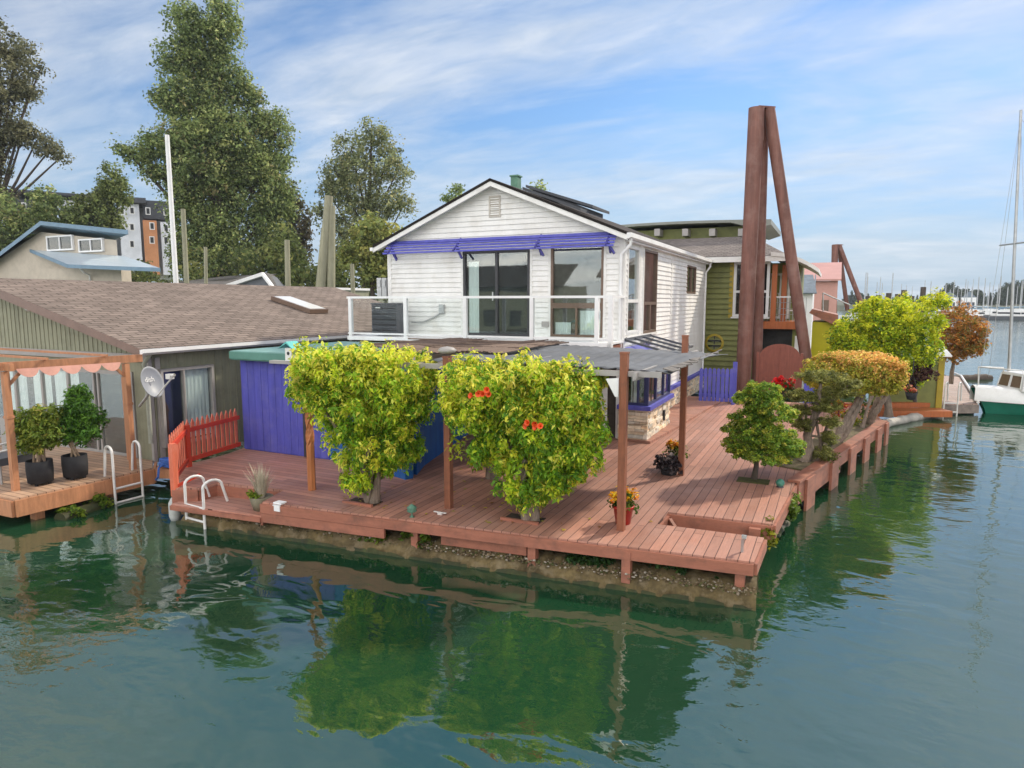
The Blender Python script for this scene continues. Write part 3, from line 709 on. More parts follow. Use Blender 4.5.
# planter rail along the right edge with posts down to the float
rl = [G_, lerp(G_, H_, .5), H_]
dirr = (H_ - G_).normalized(); nr = Vector((dirr.y, -dirr.x, 0))
b = MB()
b.bar(G_ + Vector((0, 0, .025)) - nr * .02, H_ + Vector((0, 0, .025)) - nr * .02, .22, .045); pr = build('planter_rail', b, mFASC, deck)
fas('fascia', G_, lerp(G_, H_, .38), .20, .60, .03, .04); fas('fascia', lerp(G_, H_, .38), H_, .34, .60, .03, .04)
for t in (.08, .3, .50, .68, .86, .985):
    q = lerp(G_, H_, t) + nr * .10; m2 = MB(); m2.bar(q + Vector((0, 0, -.66)), q + Vector((0, 0, .0)), .05, .55 if t < .95 else .35, dirr); build('support_post', m2, mFASC, deck)
b = MB(); pa, pb = lerp(G_, H_, .12), lerp(G_, H_, .97); b.prism([(pa.x - .02, pa.y), (pb.x - .05, pb.y), (pb.x - .9, pb.y), (pa.x - .75, pa.y + .3)], .603, .63); build('planting_bed', b, M('bed_soil', (.17, .13, .075), .95, .45, 5, bumpy=.7, bscale=16, dirt=(.08, .1, .02), dirt_amt=.8), deck)
# cleats, tap and box on the front edge
q = aZ(440, 514.5, DZ); build('cleat', MB().b2((q.x - .11, q.y - .012, .628), (q.x + .11, q.y + .012, .643)).b2((q.x - .035, q.y - .02, .6), (q.x + .035, q.y + .02, .628)), mALU, deck)
q = aZ(742, 552, DZ); build('tap', MB().tube([(q.x, q.y, .6), (q.x, q.y, .76), (q.x + .02, q.y - .02, .80)], .018, 8).box((q.x + .02, q.y - .02, .82), (.06, .04, .04)), mMETAL, deck)
q = aZ(274, 503, DZ); build('outlet_box', MB().box((q.x + .1, q.y + .03, .612), (.17, .13, .025)).box((q.x + .1, q.y - .045, .54), (.15, .03, .10)), mWHITE, deck)

# float logs under the deck
def log_thing(label, pts, r, n=14, seg=40, mat=None, wob=.12, flat=.85):
    o = thing('float_log', label, 'float', pts[0]); m2 = MB(); random.seed(len(label))
    a, c = Vector(pts[0]), Vector(pts[1]); d = (c - a); ln = d.length; d.normalize(); s = Vector((d.y, -d.x, 0)); vs = []; fs = []
    for i in range(seg + 1):
        p = a + d * (ln * i / seg); k = 1 + random.uniform(-wob, wob)
        for j in range(n):
            an = 2 * math.pi * j / n; kk = k * (1 + random.uniform(-wob, wob) * .8); vs.append(p + s * (math.cos(an) * r * kk) + Vector((0, 0, math.sin(an) * r * flat * kk)))
    for i in range(seg):
        for j in range(n): fs.append((i * n + j, i * n + (j + 1) % n, (i + 1) * n + (j + 1) % n, (i + 1) * n + j))
    m2.add(vs, fs, smooth=True); m2.poly(vs[:n]); m2.poly(vs[-n:]); build('log_body', m2, mat or mLOG, o); return o
lg = log_thing('long shell crusted float log under the front edge of the deck', ((-10.2, 8.12, -.03), (-.72, 8.98, .0)), .34, seg=110, n=18, wob=.10)
# wet algae skirt at the waterline
sk2 = MB(); a, c = Vector((-10.25, 7.75, 0)), Vector((-.7, 8.62, 0)); vs = []; nseg = 120
for i in range(nseg + 1):
    p = lerp(a, c, i / nseg); h = .05 + .02 * math.sin(i * .41) + .012 * math.sin(i * 1.3) + random.uniform(-.006, .006); vs += [p + Vector((0, -.02, -.1)), p + Vector((random.uniform(-.01, .01), (.015 + random.uniform(-.008, .008)), h))]
sk2.add(vs, [(2 * i, 2 * i + 2, 2 * i + 3, 2 * i + 1) for i in range(nseg)]); build('algae_skirt', sk2, mLOGWET, lg)
# shells and pebbles on the log
sh = MB(); random.seed(11)
for i in range(1500):
    t = random.random(); t = t if random.random() < .35 else .5 + t * .5; p = lerp(Vector((-10.2, 7.84, .17)), Vector((-.75, 8.70, .2)), t) + Vector((random.uniform(-.05, .05), random.uniform(-.06, .16), random.uniform(-.03, .05)))
    k = random.choice(((.66, .6, .53), (.45, .37, .28), (.42, .34, .24), (.34, .27, .17), (.30, .22, .13), (.22, .15, .08), (.12, .09, .05), (.2, .2, .06), (.12, .14, .04))); sh.t = tuple(q * .8 for q in k); r = random.uniform(.008, .026); sh.blob(p, (r, r, r * .6), 5, 3, .25)
o = build('shell_litter', sh, M('shells', (.7, .68, .62), .8, .1, 10, attr=True), lg); o['kind'] = 'stuff'
log_thing('dark float log under the right edge of the deck', ((-1.15, 9.5, -.12), (.75, 21.0, -.12)), .22, seg=60, mat=mLOGWET)
log_thing('second dark float log deeper below the deck', ((-9.6, 10.2, .02), (-.9, 11.0, .02)), .36, seg=30, mat=mLOGWET)
log_thing('bleached float log at the far right corner of the deck', (aZ(884, 424, .1), aZ(938, 412, .1)), .16, seg=20, mat=M('bleached_log', (.45, .42, .37), .85, .25, 3, bumpy=.5, bscale=15))

# ================================================================== PERGOLA AND CANOPY
perg = thing('pergola', 'flat pergola with grey canopy sheet and reed mat over the front deck', 'pergola', (-5, 10, .6))
def post(px, py, ztop, w, mat, lab=None, twist=False, pyramid=True):
    q = aZ(px, py, DZ)
    m2 = MB()
    if twist:
        n = 26; pts = []
        for i in range(n + 1):
            z = DZ + (ztop - DZ) * i / n; pts.append((q.x, q.y, z))
        vs = []; fs = []
        for i, p in enumerate(pts):
            tw = 0 if i < 9 else (i - 9) * .42
            for k in range(8):
                a = math.pi / 4 * k + tw; r = w * (.66 if k % 2 == 0 else (.52 if i > 9 else .60)); vs.append((p[0] + r * math.cos(a), p[1] + r * math.sin(a), p[2]))
        for i in range(n):
            for k in range(8): fs.append((i * 8 + k, i * 8 + (k + 1) % 8, (i + 1) * 8 + (k + 1) % 8, (i + 1) * 8 + k))
        m2.add(vs, fs)
    else:
        m2.b2((q.x - w / 2, q.y - w / 2, DZ), (q.x + w / 2, q.y + w / 2, ztop))
        if pyramid: m2.box((q.x, q.y, ztop + .015), (w * 1.12, w * 1.12, .03))
    o = build('post', m2, mat, perg)
    if lab: o['label'] = lab
    return q
c1 = post(312, 490, 2.9, .115, mPOSTO, 'orange post carved with a spiral', True)
c2 = post(449, 508, 3.02, .105, mPOST); c3 = post(621, 530, 3.16, .105, mPOST); c4 = post(681, 475, 3.24, .105, mPOST)
build('finial', MB().lathe((c2.x, c2.y, 3.08), [(.0, 0), (.12, .02), (.15, .06), (.10, .10), (0, .12)], 12), mGREYTR, perg)
build('beam', MB().bar((-8.35, 8.95, 2.86), (-2.1, 9.2, 2.885), .04, .08), mGREYTR, perg)
build('beam', MB().bar((-2.46, 9.1, 2.83), (-2.46, 13.4, 2.83), .04, .08), mGREYTR, perg)
build('gusset', MB().extrude([(c3.x - .07, c3.y - .03, 2.82), (c3.x - .26, c3.y - .03, 2.80), (c3.x - .12, c3.y - .03, 2.55), (c3.x - .07, c3.y - .03, 2.55)], (0, .05, 0)), mWHITE, perg)
for i in range(9):
    x = -8.2 + i * .72; build('rafter', MB().bar((x, 9.05, 2.865), (x - .05, 14.1, 2.85), .04, .09), mGREYTR, perg)
# corrugated sheet with a ragged right edge
vs = []; fs = []; nx, ny = 70, 16; random.seed(5)
for j in range(ny + 1):
    y = 9.22 + (13.5 - 9.22) * j / ny
    for i in range(nx + 1):
        xr_ = -2.12 + .25 * j / ny + (random.uniform(-.10, .08) if i == nx else 0); x = -5.9 + (xr_ + 5.9) * i / nx
        z = 2.94 + .012 * math.sin(i * 1.55) + .03 * math.sin(j * .5 + i * .05) - (.05 * max(0, (i - 60) / 10) * abs(math.sin(j * 1.3)))
        vs.append((x, y + (random.uniform(-.04, .04) if j in (0, ny) else 0), z))
for j in range(ny):
    for i in range(nx): a = j * (nx + 1) + i; fs.append((a, a + 1, a + nx + 2, a + nx + 1))
o = build('canopy_sheet', MB().add(vs, fs, smooth=True), mGREYPOLY, perg); sm = o.modifiers.new('thick', 'SOLIDIFY'); sm.thickness = .012
# torn flaps at the right edge
b = MB()
for j in range(11):
    y = 9.5 + j * .38; b.add([(-2.15 + .02 * j, y, 2.95), (-2.13 + .02 * j, y + .34, 2.95), (-2.0 + random.uniform(-.06, .10), y + .34, 2.94 + random.uniform(-.03, .02)), (-2.0 + random.uniform(-.08, .06), y + .0, 2.93 + random.uniform(-.03, .03))], [(0, 1, 2, 3)])
o = build('torn_edge', b, M('weathered_edge', (.17, .155, .14), .8, .3, 6), perg); sm = o.modifiers.new('thick', 'SOLIDIFY'); sm.thickness = .015
# reed mats: many thin canes
b = MB(); random.seed(9)
for i in range(150):
    x = -9.0 + i * .025 ; ya_ = 10.6 + random.uniform(-.12, .05) + max(0, (-7.5 - x)) * .5; yb_ = 14.0 + random.uniform(-.15, .1)
    z = 2.975 + .03 * math.sin(x * 3) + random.uniform(-.006, .008); b.tube([(x, ya_, z), (x - .02 + random.uniform(-.02, .02), (ya_ + yb_) / 2, z + .02), (x + random.uniform(-.03, .03), yb_, z + random.uniform(-.01, .02))], .013, 4, False)
for y in (11.4, 12.3, 13.2): b.bar((-9.0, y, 3.02), (-5.2, y + .1, 3.02), .05, .03)
build('reed_mat', b, mREED, perg)

# ================================================================== FENCES
def pickets(parent, a, c, n, h, w, mat, point=.09, t=.022, zb=.12, top=None, base=DZ, flip=False):
    a, c = Vector((a[0], a[1], 0)), Vector((c[0], c[1], 0)); d = (c - a); ln = d.length; d.normalize(); s = Vector((d.y, -d.x, 0))
    for i in range(n):
        p = a + d * (ln * (i + .5) / n); hh = h(i / max(1, n - 1)) if callable(h) else h; o = s * (.03 if flip is False else -.045)
        l, r = p - d * w / 2 + o, p + d * w / 2 + o; z0 = base + zb; z1 = base + hh
        m2 = MB(); m2.extrude([l + Vector((0, 0, z0)), r + Vector((0, 0, z0)), r + Vector((0, 0, z1 - point)), r - d * w * .18 + Vector((0, 0, z1 - point * .75)), p + o + Vector((0, 0, z1)), l + d * w * .18 + Vector((0, 0, z1 - point * .75)), l + Vector((0, 0, z1 - point))], s * t)
        build('picket', m2, mat, parent)
rf = thing('picket_fence', 'coral red pointed picket fence bending round the left end of the deck', 'fence', (-11, 9, .6))
fa, fb, fc = aZ(172, 489, DZ), aZ(183, 467, DZ), aZ(241, 451, DZ)
fb = Vector((-11.50, 9.05, DZ)); fc = Vector((-11.78, 10.62, DZ)); fa = Vector((-10.42, 7.88, DZ))
pickets(rf, fa, fb, 8, .95, .085, mREDF, flip=True); pickets(rf, fb, fc, 11, .95, .085, mREDF, flip=True)
for a, c in ((fa, fb), (fb, fc)):
    for z in (.14, .74): build('rail', MB().bar(Vector(a) + Vector((0, 0, z)), Vector(c) + Vector((0, 0, z)), .045, .085), mREDR, rf)
build('post', MB().b2((fb.x - .05, fb.y - .05, .6), (fb.x + .05, fb.y + .05, 1.45)), mREDR, rf); build('post', MB().b2((fa.x - .05, fa.y - .03, .45), (fa.x + .05, fa.y + .07, 1.4)), mREDF, rf)
build('brace', MB().bar((fa.x + .02, fa.y + .02, .62), (fa.x + .22, fa.y + .38, .78), .035, .05), mREDR, rf)
g = thing('picket_gate', 'violet picket gate beside the porthole at the far end of the deck', 'gate', (-3.3, 22.4, .6))
ga, gb = Vector((-3.85, 22.3, DZ)), Vector((-2.8, 22.5, DZ)); pickets(g, ga, gb, 8, 1.15, .11, mPURPLE, .05, .022, .05)
for z in (.25, .9): build('rail', MB().bar(ga + Vector((0, .02, z)), gb + Vector((0, .02, z)), .04, .09), mPURPLE, g)
build('post', MB().b2((gb.x - .02, gb.y - .06, .6), (gb.x + .10, gb.y + .06, 1.95)).b2((gb.x - .01, gb.y - .3, .6), (gb.x + .09, gb.y - .06, .72)), mPURPLE, g)
g = thing('picket_fence', 'short violet picket panel right of the arched red gate', 'fence', (-1, 23.5, .6))
ga = aY(803, 400, 23.3); gb = aY(814, 400, 23.35); pickets(g, ga, gb, 3, 1.35, .11, mPURPLE, .05, .022, .05)
build('rail', MB().bar((ga.x, 23.36, 1.3), (gb.x, 23.4, 1.3), .04, .09), mPURPLE, g)
g = thing('arched_gate', 'barn red round topped gate under the balcony of the olive house', 'gate', (-1.9, 24.6, .6))
ga, gb = aY(760, 345, 24.6), aY(801, 345, 24.6); cx_ = (ga.x + gb.x) / 2; hw = (gb.x - ga.x) / 2; zt = aY(780, 344, 24.6).z
pts = [(ga.x, 24.6, .6), (gb.x, 24.6, .6)] + [(cx_ + hw * math.cos(a), 24.6, zt - .45 + .45 * math.sin(a)) for a in [math.pi * i / 14 for i in range(15)]]
build('panel', MB().extrude(pts, (0, .06, 0)), mGATE, g); build('upright', MB().b2((ga.x - .09, 24.58, .6), (ga.x - .002, 24.7, zt - .3)), mGATE, g); build('upright', MB().b2((gb.x + .002, 24.58, .6), (gb.x + .09, 24.7, zt - .3)), mGATE, g)
build('board', MB().b2((cx_ - .012, 24.588, .65), (cx_ + .012, 24.598, zt - .02)).b2((ga.x + .1, 24.586, 1.2), (gb.x - .1, 24.598, 1.28)), mGATE, g)
# ================================================================== LEFT NEIGHBOUR
nb = thing('neighbour_house', 'sage green house with a wide brown shingle roof at the left edge', 'house', (-16, 12, .45))
NX, NY, NZ = -13.0, 9.45, .45
RGX, RGZ, EVZ = -18.6, 4.46, 2.98      # ridge, eave
b = MB(); b.b2((NX - .12, NY, NZ), (NX, 20, 2.92)); b2_ = b
for i in range(52):
    y = NY + .05 + i * .2; b.b2((NX + .0005, y, NZ), (NX + .012, y + .03, 2.9))
wl = build('side_wall', b, mSAGE, nb)
b = MB(); b.extrude([(NX, NY, 2.38), (NX, NY, 2.88), (RGX, NY, 4.36), (RGX - 2, NY, 3.85), (RGX - 2, NY, 2.38)], (0, .1, 0)); b.b2((NX - .55, NY, NZ), (NX, NY + .1, 2.38))
for i in range(40):
    x = NX - .1 - i * .16; z1 = 2.86 + (-(x - NX)) * (4.36 - 2.88) / (NX - RGX); b.b2((x - .012, NY - .012, 2.78), (x + .012, NY - .0005, z1))
build('gable_wall', b, mSAGE, nb)
build('trim_band', MB().b2((RGX - 2, NY - .06, 2.62), (NX - .02, NY - .013, 2.78)), mGREYTR, nb)
b = MB(); ya, yb = NY - .42, 22.0; xe = NX + .32; k = (RGZ - EVZ) / (NX - RGX); ze = EVZ - .05
roofquad(b, (xe, ya, ze), (xe, yb, ze), (RGX, yb, RGZ), (RGX, ya, RGZ), .05); roofquad(b, (RGX - 5, ya, RGZ - 1.3), (RGX - 5, yb, RGZ - 1.3), (RGX, yb, RGZ), (RGX, ya, RGZ), .05)
nroof = build('roof', b, mROOFB, nb)
b = MB(); b.extrude([(xe, ya - .02, ze - .16), (xe, ya - .02, ze - .005), (RGX, ya - .02, RGZ - .005), (RGX, ya - .02, RGZ - .21)], (0, .045, 0)); build('rake_board', b, mBROWNTR, nb)
b = MB(); b.extrude([(xe - .03, ya + .03, ze - .07), (RGX, ya + .03, RGZ - .07), (RGX, NY - .01, RGZ - .07), (xe - .03, NY - .01, ze - .07)], (0, 0, -.02)); build('soffit', b, mBROWNTR, nb)
b = MB(); b.extrude([(xe - .01, ya - .02, ze - .02), (xe + .11, ya - .02, ze - .0), (xe + .11, ya - .02, ze - .08), (xe + .03, ya - .02, ze - .13), (xe - .01, ya - .02, ze - .13)], (0, yb - ya, 0)); gut = build('gutter', b, mWHITE, nb)
b = MB()
for i in range(14): b.b2((xe - .03, ya + .35 + i * .62, ze + .003), (xe + .125, ya + .37 + i * .62, ze + .012))
build('gutter_strap', b, mBROWNTR, gut)
b = MB(); b.tube([(xe + .02, NY - .22, ze - .1), (NX + .06, NY - .18, ze - .35), (NX + .06, NY - .14, ze - .5), (NX + .06, NY - .14, .9)], .045, 8); build('downspout', b, M('sage_light', (.36, .38, .31), .5), nb)
b = MB(); b.b2((NX - .04, NY - .06, NZ), (NX + .03, NY + .02, 2.7)); b.b2((NX + .013, NY + .09, NZ), (NX + .05, NY + .2, 2.7)); build('corner_board', b, mGREYTR, nb)
# side window with curtain
w0, w1 = aX(160, 430, NX), aX(213, 430, NX)
w = window(nb, w0.y, w1.y, .75, 2.45, NX + .095, 'R', .06, mGREYTR, mGLASS, mDARK, [((w1.y - w0.y) * .42, .03)], [], [((w1.y - w0.y) * .44, w1.y - w0.y - .08, .84, 2.38)], .05, 'window', depth=.075)
w['label'] = 'side window half covered by a pale curtain'
# glazed doors under the porch
gx0, gx1 = -19.6, NX - .58; b = MB(); b.b2((gx0, NY + .25, NZ), (gx1, NY + .3, 2.38)); dk = build('glazed_front', b, mDIM, nb)
b = MB()
for x, w_ in ((gx0, .1), (-18.0, .08), (-16.9, .07), (-15.9, .07), (-14.95, .05), (-14.8, .05), (gx1 - .07, .07)): b.b2((x, NY - .02, NZ), (x + w_, NY + .05, 2.38))
b.b2((gx0 + .1, NY - .015, 2.30), (gx1 - .07, NY + .04, 2.378)); b.b2((gx0 + .1, NY - .015, NZ), (gx1 - .07, NY + .04, NZ + .09)); build('frame', b, mGREYTR, dk)
build('pane', MB().b2((gx0, NY + .01, NZ + .05), (gx1, NY + .016, 2.35)), mGLASS, dk)
for (a, c) in ((-18.3, -17.6), (-17.3, -16.55), (-16.45, -15.5)):
    n = int((c - a) / .05); vs = []
    for i in range(n + 1): vs += [(a + (c - a) * i / n, NY + .05 + .022 * math.sin(i * 2.0), NZ + .05), (a + (c - a) * i / n, NY + .05 + .022 * math.sin(i * 2.0), 2.36)]
    build('curtain', MB().add(vs, [(2 * i, 2 * i + 2, 2 * i + 3, 2 * i + 1) for i in range(n)]), mCURT, dk)
# floodlight under the gable
q = aY(34, 309, NY - .08); b = MB(); b.box((q.x, NY - .03, q.z + .05), (.1, .06, .1)); b.tube([(q.x, NY - .06, q.z + .05), (q.x + .1, NY - .15, q.z)], .02, 6); b.lathe((q.x - .1, NY - .16, q.z + .02), [(.03, .08), (.06, .02), (.075, -.04), (.0, -.04)], 10, mat=Matrix.Rotation(R(60), 4, 'X')); b.lathe((q.x + .12, NY - .16, q.z - .01), [(.03, .08), (.06, .02), (.075, -.04), (.0, -.04)], 10, mat=Matrix.Rotation(R(60), 4, 'X')); build('floodlight', b, mWHITE, nb)
# skylight on the brown roof
def onroof(px, py):
    d = ray(px, py); o = Vector((0, 0, CAMH)); A = Vector((xe, 0, ze)); n = Vector((k, 0, 1)); t = (A - o).dot(n) / d.dot(n); return o + d * t
s4 = [onroof(*p) for p in ((281, 300), (301, 300), (316, 313.5), (301, 314.5))]
y0_, y1_ = (s4[0].y + s4[3].y) / 2, (s4[1].y + s4[2].y) / 2; xa_, xb_ = s4[0].x, s4[2].x
if y1_ - y0_ < .5: y1_ = y0_ + .6
up = Vector((k, 0, 1)).normalized()
zof = lambda x: ze + (xe - x) * k
b = MB(); b.extrude([(xa_, y0_, zof(xa_)), (xb_, y0_, zof(xb_)), (xb_, y1_, zof(xb_)), (xa_, y1_, zof(xa_))], up * .13); skl = build('skylight', b, mBRONZE, nb)
b = MB(); e = .07; b.extrude([Vector(p) + up * .133 for p in ((xa_ + e, y0_ + e, zof(xa_ + e)), (xb_ - e, y0_ + e, zof(xb_ - e)), (xb_ - e, y1_ - e, zof(xb_ - e)), (xa_ + e, y1_ - e, zof(xa_ + e)))], up * .012); build('pane', b, M('skylight_dome', (.72, .72, .70), .15, .04), skl)
# porch deck, its posts, beam and canvas
pd = thing('porch_deck', 'small cedar porch deck over the water at the left edge', 'deck', (-14, 7.8, .3))
b = MB(); b.prism([(-19, 6.35), (-12.62, 6.45), (-12.45, 8.95), (-13.05, 9.4), (-19, 9.4)], .44, .50); build('boards', b, mCEDARD, pd)
fas('fascia', (-19, 6.35), (-12.62, 6.45), .18, .47, .004, .05, mCEDAR, pd); fas('fascia', (-12.62, 6.45), (-12.45, 8.95), .18, .47, .004, .05, mCEDAR, pd); fas('fascia', (-12.45, 8.95), (-13.0, 9.4), .18, .47, .004, .05, mCEDAR, pd)
b = MB(); b.prism([(-12.42, 8.98), (-11.55, 9.25), (-11.9, 9.9), (-12.9, 9.5)], .28, .46); build('corner_step', b, mCEDAR, pd)
for x, y in ((-12.8, 6.9), (-12.7, 8.2), (-15, 6.8)): build('support_post', MB().b2((x - .08, y - .08, -.3), (x + .08, y + .08, .44)), mCEDAR, pd)
pp = thing('cedar_arbor', 'orange cedar porch frame with a scalloped pink canvas', 'arbor', (-13, 7.6, .5))
f1, f2 = Vector((-13.18, 6.78, .5)), Vector((-12.72, 8.72, .5))
for q in (f1, f2): build('post', MB().b2((q.x - .05, q.y - .05, .5), (q.x + .05, q.y + .05, 2.66)).b2((q.x - .062, q.y - .062, 1.82), (q.x + .062, q.y + .062, 1.87)), mCEDAR, pp)
build('post', MB().b2((-13.6, 9.2, .5), (-13.5, 9.3, 2.3)), mCEDAR, pp)
build('beam', MB().bar(f1 + Vector((-.08, -.35, 2.25)), f2 + Vector((.08, .30, 2.25)), .07, .15), mCEDAR, pp)
build('beam', MB().bar((-19, 6.72, 2.74), (-12.95, 6.78, 2.74), .07, .13), mCEDAR, pp)
for i in range(2):
    t = .3 + i * .5; q = lerp(f1, f2, t); build('rafter', MB().bar((q.x + .12, q.y, 2.85), (q.x - 5.5, q.y + .2, 2.85), .05, .04), mCEDAR, pp)
for q, s in ((f1, 1), (f2, -1)): build('brace', MB().bar(q + Vector((.0, .05 * s, 1.92)), q + Vector((.03 * s, .28 * s, 2.18)), .05, .05), mCEDAR, pp)
n = 5
for i in range(n):
    a, c = lerp(f1, f2, .07 + i * .172), lerp(f1, f2, .07 + (i + 1) * .172); vs = []; m_ = 10
    for j in range(m_ + 1):
        t = j / m_; q = lerp(a, c, t); sag = .13 * (1 - (2 * t - 1) ** 2) ** .8; vs += [(q.x + .07, q.y, 2.70), (q.x + .08 + .05 * math.sin(math.pi * t), q.y, 2.67 - sag)]
    build('canvas_scallop', MB().add(vs, [(2 * j, 2 * j + 1, 2 * j + 3, 2 * j + 2) for j in range(m_)]), mCANVAS, pp)
# satellite dish
ds = thing('satellite_dish', 'grey oval satellite dish on a bent pole at the corner of the sage house', 'satellite dish', (NX + .3, 9.3, .5))
q = aX(152.5, 382, -12.35); fwd = (Vector((.93, .16, .30))).normalized(); rt = fwd.cross(Vector((0, 0, 1))).normalized(); upv = rt.cross(fwd)
mt = Matrix((rt, upv, fwd)).transposed().to_4x4()
b = MB(); b.lathe(q, [(0, -.075), (.10, -.068), (.19, -.045), (.26, -.015), (.30, .012), (.305, .005), (.26, -.03), (.18, -.065), (0, -.095)], 28, mat=mt @ Matrix.Diagonal((.92, 1.08, 1, 1))); dsh = build('dish', b, mDISH, ds)
arm = q - upv * .30; tip = q + fwd * .50 - upv * .02 + rt * .05
build('feed_arm', MB().tube([arm + fwd * .01, lerp(arm, tip, .6) - upv * .03, tip - upv * .06], .017, 6), mALU, ds)
build('feed_horn', MB().box(tip, (.13, .10, .10)).lathe(tip, [(.03, -.12), (.045, -.05), (.045, 0), (.02, .02)], 10, mat=Matrix((rt, upv, -fwd)).transposed().to_4x4()), mALU, ds)
build('mast', MB().tube([q - fwd * .08, q - fwd * .12 - upv * .15, q - fwd * .14 + Vector((-.1, .0, -.32)), Vector((NX + .06, q.y + .1, q.z - .55))], .028, 8), mMETAL, ds)
fc_ = bpy.data.curves.new('logo', 'FONT'); fc_.body = 'dish'; fc_.size = .15; fc_.extrude = .002; fc_.align_x = 'CENTER'
lo = bpy.data.objects.new('logo', fc_); me = None
COL.objects.link(lo); dg = bpy.context.evaluated_depsgraph_get(); me = bpy.data.meshes.new_from_object(lo.evaluated_get(dg)); bpy.data.objects.remove(lo)
lo = bpy.data.objects.new('logo', me); COL.objects.link(lo); me.materials.clear(); me.materials.append(mWHITE); lo.parent = dsh
lo.matrix_local = Matrix.Translation(q - ORG[dsh.name] - fwd * .052 + upv * .02) @ Matrix((-rt, upv, fwd)).transposed().to_4x4()
# rope heap
rp = thing('rope_heap', 'tangled blue rope heap on the porch corner beside the red fence', 'rope', (-12.2, 9.2, .46)); b = MB(); random.seed(4); pts = []
for i in range(90): a = i * .75; r = .10 + .07 * math.sin(i * .37); pts.append((-12.25 + r * 1.6 * math.cos(a) + random.uniform(-.05, .05), 9.25 + r * math.sin(a), .50 + .16 * abs(math.sin(i * .21)) * (1 - i / 130)))
b.tube(pts, .024, 5); b.tube([(-12.3, 9.15, .58), (-12.25, 8.95, .52), (-12.22, 8.90, .34), (-12.30, 8.9, .28)], .024, 5); build('rope', b, mROPEB, rp)
# ladders
def ladder(label, p0, p1, back, ztop, zfold, zbot, lean, cat='ladder', rungs=(.12,)):
    """two bent rails: down into the water in front, hooked back on to the deck"""
    p0, p1 = Vector(p0), Vector(p1); back = Vector(back).normalized(); o = thing('swim_ladder', label, cat, p0)
    for p in (p0, p1):
        pts = [p + Vector((0, 0, zbot)), p + Vector((0, 0, ztop - .12))]
        for i in range(9): a = math.pi * i / 8; pts.append(p + back * (lean / 2 * (1 - math.cos(a))) + Vector((0, 0, ztop - .12 + .12 * math.sin(a))))
        pts.append(p + back * (lean * 1.25) + Vector((0, 0, zfold))); build('rail', MB().tube(pts, .024, 8), mALU, o)
    for z in rungs: build('rung', MB().tube([p0 + Vector((0, 0, z)), p1 + Vector((0, 0, z))], .022, 8), mALU, o)
    return o
ladder('white ladder hooked on the low step of the red brown deck', aZ(187, 524, 0), aZ(205, 529, 0), (.25, 1, 0), .83, .40, -.4, .34, rungs=(.12, .36, -.2))
ladder('white ladder with a fold-out rung at the cedar porch', (-12.33, 8.05, 0), (-12.30, 8.60, 0), (-1, .15, 0), 1.12, .5, -.4, .28, rungs=(.30, .02))
# fender
q = aZ(175.5, 520, .0); b = MB(); b.lathe((q.x, q.y, .02), [(0, -.05), (.07, -.03), (.10, .06), (.10, .3), (.06, .38), (.025, .42), (.025, .47), (0, .47)], 14); f = tag(build('fender', b, M('scuffed_fender', (.5, .52, .5), .5, .15, 5, dirt=(.2, .22, .15), dirt_amt=.5), loc=(q.x, q.y, .1)), 'scuffed white boat fender hanging under the red fence end', 'fender')
# grey lounge chair at the very left edge
ch = thing('patio_chair', 'grey patio chair partly out of frame at the left edge', 'chair', (-14.1, 7.0, .5))
q = Vector((-14.1, 7.15, .5)); build('seat', MB().box(q + Vector((0, 0, .42)), (.6, .6, .14)), mACC, ch); build('backrest', MB().box(q + Vector((-.25, .28, .78)), (.62, .12, .7)), mGREYTR, ch)
for dx in (-.25, .25):
    for dy in (-.25, .25): build('leg', MB().tube([q + Vector((dx, dy, 0)), q + Vector((dx, dy, .38))], .02, 6), mMETAL, ch)
    build('armrest', MB().tube([q + Vector((dx * 1.2, -.3, .35)), q + Vector((dx * 1.2, -.3, .62)), q + Vector((dx * 1.2, .25, .66))], .02, 6), mALU, ch)

# ================================================================== BUILDINGS AND ROOFS BEHIND ON THE LEFT
bg = thing('clerestory_house', 'beige house with blue trimmed clerestory roof behind the brown roof', 'house', aY(90, 270, 26))
YB = 26.0
def pY(px, py, y=YB): return aY(px, py, y)
a, c = pY(0, 300), pY(143, 300)
b = MB(); tl = pY(0, 252); tp = pY(40, 232); tr = pY(118, 240); z0 = 1.0
b.extrude([(a.x - 3, YB, z0), (pY(118, 260).x, YB, z0), (pY(118, 260).x, YB, tr.z), (tp.x, YB, tp.z), (tl.x - 3, YB, tl.z - 1.4)], (-6, 2.4, 0)); b.extrude([(pY(62, 280).x, YB - 1.2, z0), (c.x, YB - 1.2, z0), (c.x, YB - 1.2, pY(143, 268, YB - 1.2).z), (pY(62, 280).x, YB - 1.2, pY(62, 268, YB - 1.2).z)], (-.86, 1.19, 0)); build('wall', b, mBEIGE, bg)
b = MB(); p0, p1, p2 = pY(-2, 247, YB - .6), pY(40, 221, YB - .6), pY(128, 230, YB - .6)
b.extrude([p0 - Vector((3, 0, 1.5)), p1, p1 + Vector((0, 0, -.26)), p0 + Vector((-3, 0, -1.76))], (-6.4, 3.0, 0)); b.extrude([p1 + Vector((.002, 0, 0)), p2, p2 + Vector((0, 0, -.24)), p1 + Vector((.002, 0, -.24))], (-6.4, 3.0, 0)); build('upper_roof', b, mBLUEROOF, bg)
yl = YB - 2.4; e0, e1 = pY(68, 264.5, yl), pY(160, 268, yl)
b = MB(); u0, u1 = pY(31, 249.5, YB - .1), pY(130, 258, YB - .1)
roofquad(b, e0, e1, pY(124, 256, YB - .02), pY(31, 249.8, YB - .02), .06); lr = build('lower_roof', b, mBLUEMET, bg)
